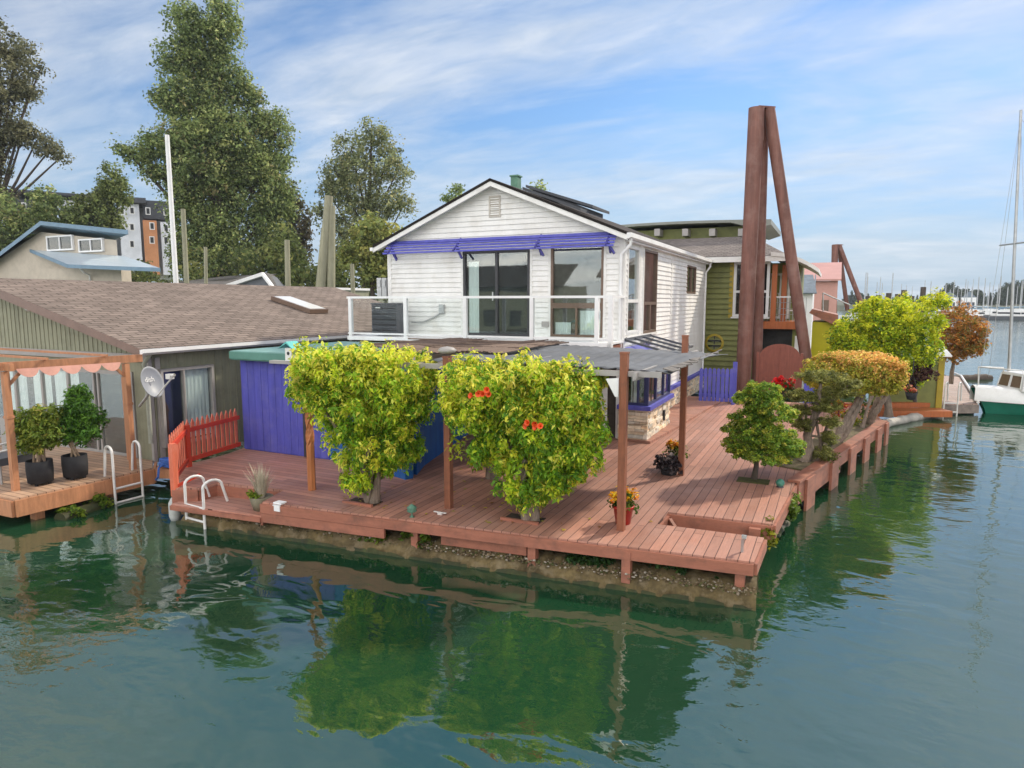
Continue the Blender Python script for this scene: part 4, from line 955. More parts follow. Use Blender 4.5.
build('fascia', MB().bar(e0 + Vector((-.04, -.03, -.09)), e1 + Vector((.04, -.03, -.09)), .05, .2).bar(e0 + Vector((-.05, 0, -.09)), pY(30, 250.6, YB - .02), .05, .2), mBLUEROOF, bg)
for (px0, px1, py0, py1) in ((48, 75, 236.5, 250), (80, 105, 239.5, 251.5)):
    p, q = pY(px0, py0), pY(px1, py1); window(bg, p.x, q.x, q.z, p.z, YB - .095, 'F', .09, mWHITE, mGLASSD, mDARK, [((q.x - p.x) / 2, .07)], [], None, .05)
b = MB(); p = pY(78, 266, yl); b.tube([p, p + Vector((-.3, .5, -.35)), p + Vector((-.75, 1.1, -.45)), p + Vector((-.78, 1.12, -1.4))], .06, 6); build('downspout', b, mWHITE, bg)
# grey gable house and dark flat roof with white edge
gg = thing('grey_house', 'low grey gable with white rake trim behind the brown roof', 'house', aY(250, 288, 30))
yq = 30.0; g0, g1, g2 = aY(228, 285, yq), aY(264.5, 272.5, yq), aY(277, 289, yq)
b = MB(); b.extrude([(g0.x, yq, 1), (g2.x, yq, 1), (g2.x, yq, g2.z), (g1.x, yq, g1.z - .1), (g0.x, yq, g0.z)], (-3, 4, 0)); build('wall', b, M('slate_wall', (.14, .15, .17), .7, .12), gg)
b = MB(); n2 = g0 + Vector((-2.6, 0, -.1)); b.extrude([g1, g2, g2 - Vector((0, 0, .18)), g1 - Vector((0, 0, .2))], (0, -.25, 0)); b.extrude([g0 - Vector((.1, 0, 0)), g1, g1 - Vector((0, 0, .22)), g0 - Vector((.1, 0, .2))], (0, -.25, 0)); build('rake_board', b, mWHITE, gg)
b = MB(); roofquad(b, (g0.x - .1, yq - .2, g0.z + .02), (g0.x - 8.2, yq + .5, g0.z + .05), (g1.x - 8.6, yq + 5, g1.z + .1), (g1.x - 3, yq + 4, g1.z + .12), .05); dv_ = Vector((-3.2, 4, .02)); roofquad(b, g2 + Vector((0, 0, .03)), g2 + dv_, g1 + dv_, g1 + Vector((0, 0, .03)), .05); roofquad(b, g0 + Vector((0, 0, .03)), g0 + dv_, g1 + dv_, g1 + Vector((0, 0, .03)), .05); build('roof', b, mROOFGREY, gg)
build('eave_board', MB().bar((g0.x - .1, yq - .22, g0.z - .07), (g0.x - 8.2, yq + .48, g0.z - .05), .05, .16), mWHITE, gg)
fr = thing('flat_roof_building', 'low building with a white edged flat roof behind the brown roof', 'building', aY(310, 290, 34)); p, q = aY(278, 288, 34), aY(330, 290, 34)
build('wall', MB().b2((p.x, 34, 1), (q.x, 38, p.z - .15)), mSAGE, fr); build('roof_edge', MB().b2((p.x - .1, 33.9, p.z - .148), (q.x + .1, 38, p.z)), mWHITE, fr)
# apartment block on the hill
ap = thing('apartment_block', 'pale and orange apartment block with dark roof behind the trees', 'building', aD(110, 240, 120))
DA = 120
def block(x0, x1, y0, y1, mat, d0=DA, dep=8, name='wall'):
    p, q = aD(x0, y0, d0), aD(x1, y1, d0); d = Vector((q.x - p.x, q.y - p.y, 0)); n = Vector((-d.y, d.x, 0)).normalized()
    m2 = MB(); m2.extrude([(p.x, p.y, q.z), (q.x, q.y, q.z), (q.x, q.y, p.z), (p.x, p.y, p.z)], n * dep); return build(name, m2, mat, ap)
block(2, 62, 198, 275, mCHARC); block(62, 98.2, 200, 275, mCONC); block(98, 118, 190, 275, mCHARC, 121); block(118, 143.5, 203, 275, mCONC); block(142.5, 160, 220, 275, mORB, 120.6); block(142.5, 172, 200, 219.8, mCHARC, 121.2); block(96, 180, 206, 280, mCONC, 124, 12); block(72, 94, 214, 222, mORB, 119.6, 1.0); block(160.2, 176, 222, 275, mCONC, 121)
block(0, 101, 188, 198, mCHARC, 119, 12, 'roof'); block(115, 146, 196, 203, mCHARC, 118.8, 10, 'roof')
def pane(x, y, w, h, d):
    p, q = aD(x - w / 2, y - h / 2, d), aD(x + w / 2, y + h / 2, d); dd = Vector((q.x - p.x, q.y - p.y, 0)); n = Vector((-dd.y, dd.x, 0)).normalized(); f = .12 * dd.normalized(); zf = Vector((0, 0, .12))
    m2 = MB(); m2.extrude([(p.x, p.y, q.z), (q.x, q.y, q.z), (q.x, q.y, p.z), (p.x, p.y, p.z)], n * .2); w_ = build('window', m2, mWHITE, ap)
    m2 = MB(); m2.extrude([Vector((p.x, p.y, q.z)) + f + zf - n * .03, Vector((q.x, q.y, q.z)) - f + zf - n * .03, Vector((q.x, q.y, p.z)) - f - zf - n * .03, Vector((p.x, p.y, p.z)) + f - zf - n * .03], n * .05); build('pane', m2, mDARK, w_)
for x, y in ((132, 210.5), (132, 227), (132, 244), (122, 211), (122, 228), (148, 211), (152, 226), (152, 240), (80, 206), (89, 207), (12, 206), (24, 206), (40, 206), (66, 210), (80, 230), (89, 230), (166, 228), (166, 240), (166, 212), (126, 262)): pane(x, y, 5.5, 7.5, 118.6 if y > 100 else DA)

# poles and timber piles
def pole(name, label, cat, px0, py0, px1, py1, dist, r, mat, group=None, taper=.8, base=None):
    a, c = aD(px0, py0, dist), aD(px1, py1, dist); t = (a.z - (base if base is not None else .0)) / max(.1, (c.z - a.z)); a2 = a - (c - a) * t
    return tag(build(name, MB().tube([a2, lerp(a2, c, .5), c], [r, r * (1 + taper) / 2, r * taper], 10), mat, loc=a2), label, cat, group)
pole('flag_pole', 'tall white pole rising in front of the big poplar', 'pole', 176, 283, 167, 135, 38, .14, mWHITE, taper=.75)
pole('timber_pole', 'slim grey timber pole just right of the white pole', 'pole', 186, 270, 183, 209, 40, .15, mPOLEW)
G = 'timber mooring piles behind the brown roof'
for (x0, y0, x1, y1, r, l) in ((206, 285, 205.5, 247, .10, 'short timber pile near the grey gable'), (288, 287, 287, 240, .16, 'slim timber pile left of the three-pile cluster'), (318, 290, 324, 228, .16, 'thin outer pile leaning in the three-pile cluster'), (321, 290, 329, 196, .26, 'tallest leaning pile of the three-pile cluster'), (331, 290, 331.5, 206, .24, 'upright pile in the three-pile cluster'), (353, 292, 352, 264, .13, 'short timber pile left of the white gable')):
    pole('timber_pile', l, 'pile', x0, y0, x1, y1, 36, r, mPOLEW, G)
# ================================================================== OLIVE HOUSE BEHIND
oh = thing('olive_house', 'olive green lap sided house with porthole, balcony and curved upper roof', 'house', (-3, 29, .4))
OY = 27.0; ox0, ox1 = -7.2, aY(762, 300, OY).x; x_end = aY(796, 300, OY).x
ph = aY(714.5, 343, OY); wa, wb = aY(733, 262, OY), aY(768, 317, OY)
b = MB(); hole = (wa.x - ox0 - .0, wb.x - ox0, wb.z, wa.z)
b.siding((ox0, OY, 0), (1, 0, 0), (0, -1, 0), lambda z: (0, ox1 - ox0), .4, 5.5, .20, [hole], .065); build('front_siding', b, mOLIVE, oh)
b = MB(); b.b2((ox0, OY + .13, .3), (ox1, OY + 6, 5.5)); b.b2((ox1, OY + 2.0, .3), (x_end, OY + 6, 5.4)); build('wall', b, mOLIVE, oh)
# porthole
b = MB(); mt = Matrix.Rotation(R(90), 4, 'X')
b.lathe((ph.x, OY - .02, ph.z), [(.27, .05), (.36, .05), (.36, -.03), (.27, -.03), (.27, .05)], 24, mat=mt); pw = build('porthole', b, mYEL, oh)
build('pane', MB().lathe((ph.x, OY - .035, ph.z), [(.0, .0), (.27, 0)], 24, mat=mt), mGLASSD, pw); build('backing', MB().lathe((ph.x, OY - .02, ph.z), [(.0, .0), (.29, 0)], 24, mat=mt), mDARK, pw)
build('glazing_bar', MB().b2((ph.x - .02, OY - .06, ph.z - .27), (ph.x + .02, OY - .036, ph.z + .27)), mBLKFR, pw)
# tall white windows with mustard casing
window(oh, wa.x + .06, wb.x, wb.z, wa.z, OY, 'F', .10, mWHITE, mGLASSD, mDIM, [((wb.x - wa.x) * .33, .10), ((wb.x - wa.x) * .62, .10)], [(wb.z + .95, .09)], None, .06, 'window', mWHITE)
build('casing', MB().b2((wa.x - .09, OY - .05, wb.z - .1), (wa.x + .055, OY - .0, wa.z + .15)), mYEL, oh)
# recessed balcony on the right
bf = aY(762, 323, OY); b = MB(); b.b2((ox1 - .05, OY - .03, 2.86), (x_end + .15, OY + 2.0, 3.14)); bl = build('balcony_floor', b, mORW, oh)
for px in (773.5, 783.5): x = aY(px, 300, OY + (.0 if px < 780 else .5)).x; y = OY + (.0 if px < 780 else .5); build('post', MB().b2((x - .09, y + .0, 3.142), (x + .09, y + .18, 5.25)), mORW, oh)
wx0, wx1 = aY(764, 290, OY + 2).x, aY(776, 290, OY + 2).x; window(oh, ox1 + .12, ox1 + .85, 3.2, 5.0, OY + 2.0, 'F', .09, mWHITE, mGLASSD, mDIM, [(.37, .06)], [], None, .03, 'balcony_door')
rl_ = build('railing', MB().bar((ox1, OY + .1, 4.05), (x_end + .1, OY + .1, 4.05), .04, .05), mWHITE, oh)
for i in range(14): x = ox1 + .1 + i * .11; build('baluster', MB().tube([(x, OY + .1, 3.142), (x, OY + .1, 4.03)], .012, 5), mMETAL, rl_)
for z in (3.4, 3.62, 3.84): build('wire', MB().tube([(ox1, OY + .11, z), (x_end + .1, OY + .11, z)], .008, 4), mMETAL, rl_)
def lounge(px, lab):
    q = aY(px, 318, OY + .9); q.z = 3.142; o = thing('balcony_chair', lab, 'chair', q, 'chairs on the olive house balcony')
    build('seat', MB().box(q + Vector((0, 0, .40)), (.5, .5, .05)), mWHITE, o); build('backrest', MB().bar(q + Vector((-.2, .1, .42)), q + Vector((-.42, .15, 1.05)), .5, .05, (1, 0, .3)), mWHITE, o)
    for dx in (-.2, .2):
        for dy in (-.2, .2): build('leg', MB().tube([q + Vector((dx, dy, 0)), q + Vector((dx * .9, dy, .38))], .018, 5), mWHITE, o)
lounge(768, 'white balcony chair left of the orange brown post'); lounge(789, 'white balcony chair right of the orange brown posts')
# underside: near-black panel standing for shade in the carport opening, and mustard jamb
b = MB(); b.b2((ox1 + .02, OY + .6, .4), (ox1 + 1.1, OY + .7, 2.85)); build('painted_shade', b, mDARK, oh); b = MB(); b.b2((ox1 + 1.1, OY + .3, .4), (x_end, OY + .45, 2.85)); build('jamb_wall', b, M('moss_wall', (.2, .21, .05), .6, .1), oh); b = MB(); b.b2((ox1 + 1.2, OY + .26, 1.4), (ox1 + 1.38, OY + .298, 2.6)); build('slot_window', b, mWHITE, oh)
# hipped lower roof
ez = 5.56; xr2 = aY(788, 256, OY - .5).x; p0 = Vector((ox0 - .3, OY - .5, ez)); p1 = Vector((xr2, OY - .5, ez)); p2 = Vector((xr2 - 1.6, OY + 2.6, 6.55)); p3 = Vector((ox0, OY + 2.6, 6.55))
b = MB(); roofquad(b, p0, p1, p2, p3, .05); b.add([p1, Vector((xr2, OY + 6, ez)), Vector((xr2 - 1.6, OY + 3.2, 6.55)), p2], [(0, 1, 2, 3)], [[(0, 0), (6, 0), (3.4, 2), (2.6, 2)]]); build('lower_roof', b, mROOFG, oh)
build('fascia', MB().bar(p0 + Vector((0, -.03, -.12)), p1 + Vector((0, -.03, -.12)), .05, .2).bar(p1 + Vector((.03, -.05, -.12)), Vector((xr2 + .03, OY + 6, ez - .12)), .05, .2), mTRIM, oh)
# curved porch hood at the right end
b = MB(); vs = []; nn = 12; h0, h1 = aY(786, 262, OY - .2), aY(819, 272, OY - .2)
for i in range(nn + 1):
    t = i / nn; x = h0.x - .5 + (h1.x - h0.x + .5) * t; z = ez + .10 - .62 * t ** 2.0; vs += [(x, OY - .6, z), (x, OY + 5, z), (x, OY - .6, z - .14), (x, OY + 5, z - .14)]
fs = []
for i in range(nn): o = 4 * i; fs += [(o, o + 4, o + 5, o + 1), (o + 2, o + 3, o + 7, o + 6), (o, o + 2, o + 6, o + 4), (o + 1, o + 5, o + 7, o + 3)]
b.add(vs, fs + [(0, 1, 3, 2), (4 * nn, 4 * nn + 2, 4 * nn + 3, 4 * nn + 1)], smooth=False); build('curved_hood', b, mTRIM, oh)
# upper storey with curved roof
uy = OY + 3.2; b = MB(); c0, c1 = aY(640, 235, uy), aY(757, 240, uy); b.b2((c0.x - 2, uy, 6.0), (c1.x, uy + 4, aY(700, 228, uy).z)); build('upper_wall', b, mOLIVE, oh)
b = MB(); yy = uy - .7; q0, q1 = aY(630, 224.5, yy), aY(771, 224, yy); zt0, zt1 = aY(630, 226, yy).z, aY(765, 219.5, yy).z; vs = []; nn = 16
for i in range(nn + 1):
    t = i / nn; x = q0.x - 2.5 + (q1.x - q0.x + 2.5) * t; z = zt0 + (zt1 - zt0) * t + .10 * math.sin(math.pi * t); d = .11 + .5 * max(0, 1 - abs(t - .93) / .1) * .6
    vs += [(x, yy, z), (x, yy + 5.5, z), (x, yy, z - d), (x, yy + 5.5, z - d)]
fs = []
for i in range(nn): o = 4 * i; fs += [(o, o + 4, o + 5, o + 1), (o + 2, o + 3, o + 7, o + 6), (o, o + 2, o + 6, o + 4), (o + 1, o + 5, o + 7, o + 3)]
b.add(vs, fs + [(0, 1, 3, 2), (4 * nn, 4 * nn + 2, 4 * nn + 3, 4 * nn + 1)]); build('upper_roof', b, M('curved_roof_edge', (.24, .25, .22), .5, .1), oh)
for px in (657, 685, 712, 741): q = aY(px, 232, yy + .05); build('bracket', MB().b2((q.x - .12, yy + .05, q.z - .16), (q.x + .12, uy, q.z + .14)), mGREYTR, oh)
# float and garden wall of the olive house to the right
gw = thing('garden_wall', 'olive board wall with mustard corner post at the end of the float', 'wall', aZ(937, 410, .1))
g1_, g0_ = aZ(935.5, 408.5, .25), aZ(868, 405, .25); zt = aD(937, 359, math.hypot(g1_.x, g1_.y)).z; dd = (g1_ - g0_).normalized()
b = MB(); b.bar(g0_ + Vector((0, 0, (zt - .25) / 2)), g1_ + Vector((0, 0, (zt - .25) / 2)), .08, zt - .25); build('panel', b, mOLIVE, gw)
build('corner_post', MB().b2((g1_.x - .02, g1_.y - .1, .1), (g1_.x + .16, g1_.y + .1, zt + .1)), mYEL, gw); build('post_cap', MB().lathe((g1_.x + .07, g1_.y, zt + .1), [(.36, 0), (.36, .05), (.02, .36)], 4, mat=Matrix.Rotation(R(45), 4, 'Z')), mWHITE, gw)
fl = thing('red_float', 'red brown timber walkway float along the olive garden wall', 'float', aZ(890, 414, .1)); b = MB(); a, c = aZ(838, 412, .2), aZ(946, 412.5, .2); b.bar(a, c, .7, .2); build('boards', b, mORW, fl); b = MB(); a2, c2 = a + Vector((.2, .55, .16)), c + Vector((-.4, .6, .16)); b.bar(a2, c2, .3, .16); build('kerb_beam', b, mORW, fl)
# lime wall and stair landing
lm = thing('lime_shed', 'lime yellow shed with sloping brown roof right of the steel tripod', 'shed', aY(825, 340, 31)); p, q = aY(812, 330, 31), aY(840, 352, 31)
build('wall', MB().b2((p.x, 31, .3), (q.x + .8, 34, aY(812, 322, 31).z)), mLIME, lm); build('roof', MB().extrude([aY(809, 313, 30.8), aY(838, 327, 30.8), aY(838, 322, 30.8), aY(838, 315, 30.8), aY(812, 309, 30.8)], (0, 3.4, 0)), mFASC, lm)
rr = build('handrail', MB().tube([aY(823, 293, 31), aY(850, 305, 31)], .03, 6).tube([aY(823, 293, 31), aY(823, 315, 31)], .025, 6), mMETAL, lm)
# pink building with slate block in front
pk = thing('pink_building', 'pink building with a matching metal roof behind the tripod legs', 'building', aY(825, 290, 52)); YP = 52
p, q = aY(800, 282, YP), aY(838, 282, YP); build('wall', MB().b2((p.x - 1, YP, .5), (q.x, YP + 6, aY(820, 281, YP).z)), mPINK, pk); zt = aY(820, 281, YP).z
build('roof', MB().extrude([(p.x - 1.2, YP - .4, zt), (q.x + .2, YP - .4, zt), (q.x + .2, YP + 5, zt + 1.4), (p.x - 1.2, YP + 5, zt + 1.4)], (0, 0, .12)), mPINKR, pk); build('window', MB().b2((aY(822, 300, YP).x, YP - .05, .8), (aY(829, 300, YP).x, YP - .002, aY(822, 300, YP).z)), mBRONZE, pk)
sb = thing('slate_roof_cabin', 'white cabin with a slate blue shingle roof before the pink building', 'cabin', aY(808, 300, 40)); YS = 40; p, q = aY(796, 292, YS), aY(813, 292, YS)
build('wall', MB().b2((p.x, YS, .4), (q.x, YS + 3, p.z)), mWHITE, sb); b = MB(); z1 = aY(805, 279, YS).z; roofquad(b, (p.x - .2, YS - .3, p.z - .05), (q.x + .2, YS - .3, p.z - .05), (q.x - .1, YS + 2, z1 + .3), (p.x, YS + 2, z1 + .3), .06); b.extrude([(q.x + .01, YS - .2, p.z), (q.x + .01, YS + 2, z1 + .3), (q.x + .01, YS + 3, p.z)], (.05, 0, 0)); build('roof', b, mSLATE, sb)

# ================================================================== STEEL TRIPODS
def tripod(label, base, top, r, leg2, top2, r2, leg3, top3, r3, plate):
    base, top = Vector(base), Vector(top); o = thing('steel_tripod', label, 'mooring piles', base); ext = lambda a, c, k: Vector(a) - (Vector(c) - Vector(a)) * k
    build('main_pile', MB().tube([ext(base, top, .2), base, top], r, 24), mRUST, o)
    build('rear_pile', MB().tube([ext(leg2, top2, .2), leg2, top2], r2, 18), mRUST, o); build('raking_pile', MB().tube([ext(leg3, top3, .3), leg3, top3], r3, 20), mRUST, o)
    c = (top + Vector(top2) + Vector(top3)) / 3; d = (Vector(top3) - top); a = math.atan2(d.y, d.x)
    build('cap_plate', MB().box((c.x, c.y, top.z + .03), plate, a), mRUST, o)
    m2 = MB(); m2.bar(lerp(top, Vector(top3), .35) + Vector((0, 0, -.02)), lerp(top, Vector(top3), .4) + Vector((0, 0, -1.0 * r / .25)), .06, d.length * .5, (d.x, d.y, 0)); build('gusset', m2, mRUST, o)
    return o
bp = aZ(742, 402, .3); dd = math.hypot(bp.x, bp.y)
tripod('tall rust brown steel tripod of mooring piles beside the violet gate', bp, aD(756.5, 108, dd), .26, aD(756.5, 385, dd + .9), aD(764, 110, dd + .6), .175, aD(806, 358, dd + .5), aD(769, 109, dd + .25), .195, (.62, .5, .06))
d2 = 62
tripod('smaller distant rust brown tripod right of the pink building', aD(833.5, 320, d2), aD(835, 245, d2), .25, aD(846, 300, d2 + 1), aD(839, 247, d2 + .8), .17, aD(860, 300, d2 + .4), aD(839, 245, d2 + .4), .19, (.7, .5, .06))

# ================================================================== DOCK, LADDER AND SAILBOAT ON THE RIGHT
dk = thing('side_dock', 'weathered plank dock running back beside the olive wall', 'dock', aZ(955, 400, .35))
pts = [aZ(x, y, .36) for x, y in ((939, 404.5), (978, 404), (961, 377), (939, 375))]; b = MB(); b.prism([(p.x, p.y) for p in pts], .29, .36); build('boards', b, M_planks('dock_boards', (.38, .26, .20), 'X', .16, 4, sun_fade=(.5, .4, .34)), dk)
fas('fascia', pts[0], pts[1], .05, .34, .004, .06, M('dock_side', (.24, .2, .17), .8, .3), dk)
build('edge_pipe', MB().tube([pts[1] + Vector((0, 0, .06)), pts[2] + Vector((0, 0, .06)), pts[2] + Vector((-.2, 1.5, .1))], .05, 8), mALU, dk)
for p in (pts[0] + Vector((.3, .2, 0)), pts[1] + Vector((-.3, .2, 0))): build('float_drum', MB().box((p.x, p.y + .35, .06), (.5, .6, .4)), mCHARC, dk)
ladder('white ladder at the end of the weathered side dock', aZ(943, 416, 0), aZ(956.5, 416.5, 0), (.4, 1, 0), 1.15, .5, -.4, .3, rungs=(.15, .45))
bt = thing('sailboat', 'white topped sailboat with a green hull moored beyond the dock', 'sailboat', (6, 29, 0))
# hull: stations along an axis from bow (left, near) to stern (right, off frame)
bow = aZ(985, 413, 0); axis = Vector((.93, .37, 0)).normalized(); sd = Vector((-axis.y, axis.x, 0)); LB = 8.2
st = []; ns = 18; m_ = 9
def hullsec(t):
    w = 1.25 * (math.sin(min(1, t * 1.5 + .03) * math.pi / 2) ** .75) * (1 - .25 * max(0, t - .6) / .4); sh = .88 - .14 * math.sin(t * math.pi * .8); return w, sh
vs = []; vtop = []
for i in range(ns + 1):
    t = i / ns; w, shz = hullsec(t); c0 = bow + axis * (LB * t)
    for j in range(m_ + 1):
        a = -1 + 2 * j / m_; yy = w * (abs(a) ** .55) * (1 if a > 0 else -1); z = -.25 + (shz + .25) * abs(a) ** 1.8; rake = -.55 * (1 - t) ** 4 * max(0, z)
        vs.append(c0 + sd * yy + axis * rake + Vector((0, 0, z)))
fs = [(i * (m_ + 1) + j, i * (m_ + 1) + j + 1, (i + 1) * (m_ + 1) + j + 1, (i + 1) * (m_ + 1) + j) for i in range(ns) for j in range(m_)]
hull = build('hull', MB().add(vs, fs, smooth=True).poly(vs[-(m_ + 1):]), mHULLG, bt)
vs = []
for i in range(ns + 1):
    t = i / ns; w, shz = hullsec(t); c0 = bow + axis * (LB * t - .55 * (1 - t) ** 4 * shz)
    for yy, z in ((-w - .02, shz - .42), (-w - .025, shz), (-w * .8, shz + .07), (0, shz + .12), (w * .8, shz + .07), (w + .025, shz), (w + .02, shz - .42)): vs.append(c0 + sd * yy + Vector((0, 0, z)))
build('deck', MB().add(vs, [(i * 7 + j, i * 7 + j + 1, (i + 1) * 7 + j + 1, (i + 1) * 7 + j) for i in range(ns) for j in range(6)], smooth=True), mGELCOAT, bt)
def cab(t0, t1, w0, w1, z0, h, name, mat, sl=.12):
    m2 = MB(); a, c = bow + axis * (LB * t0), bow + axis * (LB * t1); vs = []
    for p, w, s in ((a, w0, sl * 3), (c, w1, 0)):
        for y, z, k in ((-w, z0, 0), (w, z0, 0), (w * .86, z0 + h, s), (-w * .86, z0 + h, s)): vs.append(p + sd * y + axis * k + Vector((0, 0, z)))
    m2.add(vs, [(0, 1, 2, 3), (7, 6, 5, 4), (0, 4, 5, 1), (1, 5, 6, 2), (2, 6, 7, 3), (3, 7, 4, 0)]); o = build(name, m2, mat, bt); bevel(o, .04, 3); return o
cb = cab(.09, .7, .70, .98, .82, .62, 'cabin', mGELCOAT, .03)
for k in range(3):
    t0 = .13 + k * .17; m2 = MB(); a, c = bow + axis * (LB * t0), bow + axis * (LB * (t0 + .15)); wv = .76 + .07 * k
    m2.extrude([a - sd * (wv + .02) + Vector((0, 0, 1.0)), c - sd * (wv + .06) + Vector((0, 0, 1.0)), c - sd * (wv - .02) + Vector((0, 0, 1.38)), a - sd * (wv - .06) + axis * .12 + Vector((0, 0, 1.38))], sd * .012 ); build('window', m2, mBRONZE, cb)
fa0 = bow + axis * (LB * .09 - .02)
for s0, s1 in ((-.60, -.03), (.03, .60)):
    m2 = MB(); q = [fa0 + sd * s0 + Vector((0, 0, .93)), fa0 + sd * s1 + Vector((0, 0, .93)), fa0 + sd * s1 * .9 + axis * .075 + Vector((0, 0, 1.36)), fa0 + sd * s0 * .9 + axis * .075 + Vector((0, 0, 1.36))]
    m2.extrude(q, axis * .015); build('window', m2, mBRONZE, cb)
    m2 = MB(); [m2.bar(q[i] - axis * .008, q[(i + 1) % 4] - axis * .008, .03, .04) for i in range(4)]; build('window_frame', m2, mGELCOAT, cb)
mp = aD(1009, 372, (bow + axis * 3.4).xy.length); mb0 = aD(1009, 372, bow.xy.length + 1.0); top = aD(1021, 110, mb0.xy.length)
mast = build('mast', MB().tube([mb0, top], [.055, .04], 10), mMETAL, bt)
for q in (bow + axis * -.3 + Vector((0, 0, 1.05)), bow + axis * LB + Vector((0, 0, 1)), mb0 + sd * 1.1 + Vector((0, 0, -.3)), mb0 - sd * 1.1 + Vector((0, 0, -.3))): build('stay', MB().tube([q, lerp(mb0, top, .97)], .006, 4), mMETAL, bt)
build('spreader', MB().tube([lerp(mb0, top, .5) - sd * .8, lerp(mb0, top, .5) + sd * .8], .03, 6), mMETAL, mast)
build('pulpit', MB().tube([bow + axis * .9 + sd * .55 + Vector((0, 0, .95)), bow + axis * .8 + sd * .5 + Vector((0, 0, 1.55)), bow + axis * -.35 + Vector((0, 0, 1.62)), bow + axis * .8 - sd * .5 + Vector((0, 0, 1.55)), bow + axis * .9 - sd * .55 + Vector((0, 0, .95))], .022, 6).tube([bow - axis * .3 + Vector((0, 0, .95)), bow - axis * .35 + Vector((0, 0, 1.62))], .022, 6), mALU, bt)
for t in (.25, .42, .6, .8):
    for s in (-1, 1): w, z = hullsec(t); q = bow + axis * (LB * t) + sd * (w * .95 * s) + Vector((0, 0, z)); build('stanchion', MB().tube([q, q + Vector((0, 0, .62))], .016, 5), mALU, bt)
for s in (-1, 1): build('lifeline', MB().tube([bow + axis * (LB * t) + sd * (hullsec(t)[0] * .95 * s) + Vector((0, 0, hullsec(t)[1] + .6)) for t in (.12, .25, .42, .6, .8)], .008, 4), mALU, bt)
build('hull_lettering', MB().box(bow + axis * 2.1 - sd * (hullsec(.26)[0] * .93) + Vector((0, 0, .50)), (.02, .5, .07), 0), mWHITE, hull)
bt.children  # noqa
tag(build('mooring_line', MB().tube([pts[1] + Vector((-.1, .3, .05)), lerp(pts[1], bow, .5) + Vector((0, .2, .45)), bow + Vector((.2, .2, .95))], .02, 6), M('pale_rope', (.6, .56, .46), .9), loc=pts[1]), 'pale mooring line between the side dock and the sailboat', 'rope')
log_thing('dark floating log boom on open water behind the dock', (aZ(944, 379, .05), aZ(990, 378, .05)), .22, seg=20, mat=mBARKD)

# ================================================================== FAR MARINA
random.seed(21)
proto = thing('moored_boat', 'white moored sailboat in the far marina', 'sailboat', (0, 0, 0), 'sailboats in the far marina')
vs = []
for i in range(9):
    t = i / 8; w = 1.3 * math.sin(min(1, t * 1.6 + .02) * math.pi / 2) ** .8
    for y, z in ((-w, 1.0), (-w * .8, .1), (0, -.2), (w * .8, .1), (w, 1.0)): vs.append((-4.5 + 9 * t, y, z))
build('hull', MB().add(vs, [(i * 5 + j, i * 5 + j + 1, i * 5 + j + 6, i * 5 + j + 5) for i in range(8) for j in range(4)] + [(i * 5, i * 5 + 4, i * 5 + 9, i * 5 + 5) for i in range(8)]), mGELCOAT, proto)
build('cabin', MB().b2((-2, -.9, .95), (2, .9, 1.7)), mGELCOAT, proto); build('window', MB().b2((-1.6, -.92, 1.15), (1.6, .92, 1.45)), mDARK, proto)
build('mast', MB().tube([(-.6, 0, 1), (-.6, 0, 11)], [.15, .10], 6), mMETAL, proto); build('boom', MB().tube([(-.6, 0, 2.5), (3.6, 0, 2.6)], .2, 6), mBLUEROOF, proto)
spots = []
for i, px in enumerate((865, 879, 898, 946, 954, 960, 966, 972, 978, 984, 990, 995, 1001, 1007, 1013, 1019, 861, 868, 874, 883, 893, 903, 911, 921, 930, 943, 950, 957, 963, 969, 975, 981, 987, 992, 998, 1004, 1010, 1016, 1022, 1030, 1038)):
    d = random.uniform(190, 250) if px > 930 else random.uniform(150, 230); q = aD(px, 310, d); spots.append((q.x, q.y, random.uniform(0, 6.28), random.uniform(.6, .95)))
COLW = ('left of the yellow green tree', 'above the yellow green tree', 'right of the orange tree', 'near the right edge')
for i, (x, y, a, s) in enumerate(spots):
    o = proto if i == 0 else dup(proto, (x, y, 0), a, s)
    if i == 0: o.location = (x, y, 0); o.rotation_euler = (0, 0, a); o.scale = (s, s, s)
# motor cruisers, sheds and floating docks
mc = thing('motor_cruiser', 'white motor cruiser in the far marina', 'motorboat', (0, 0, 0), 'motor cruisers in the far marina')
vs = []
for i in range(9):
    t = i / 8; w = 1.6 * math.sin(min(1, t * 1.9 + .02) * math.pi / 2) ** .8
    for y, z in ((-w, 1.5 - .4 * t), (-w * .85, .1), (0, -.2), (w * .85, .1), (w, 1.5 - .4 * t)): vs.append((-5 + 10 * t, y, z))
build('hull', MB().add(vs, [(i * 5 + j, i * 5 + j + 1, i * 5 + j + 6, i * 5 + j + 5) for i in range(8) for j in range(4)] + [(i * 5, i * 5 + 4, i * 5 + 9, i * 5 + 5) for i in range(8)]), mGELCOAT, mc)
build('cabin', MB().b2((-2.4, -1.2, 1.2), (3.4, 1.2, 2.6)), mGELCOAT, mc); build('window', MB().b2((-2.45, -1.1, 1.7), (3.0, 1.22, 2.3)).b2((-2.2, -1.23, 1.7), (3.0, -1.2, 2.3)), mDARK, mc); build('flybridge', MB().b2((-.8, -1, 2.6), (2.4, 1, 3.3)), mGELCOAT, mc)
for i, px in enumerate((946, 954, 962, 970, 978, 986, 994, 1001, 1009, 1016, 1024)):
    q = aD(px, 310, random.uniform(180, 205)); o = mc if i == 0 else dup(mc, (q.x, q.y, 0)); o.location = (q.x, q.y, 0); o.rotation_euler = (0, 0, random.uniform(0, 6.28)); o.scale = (.62,) * 3
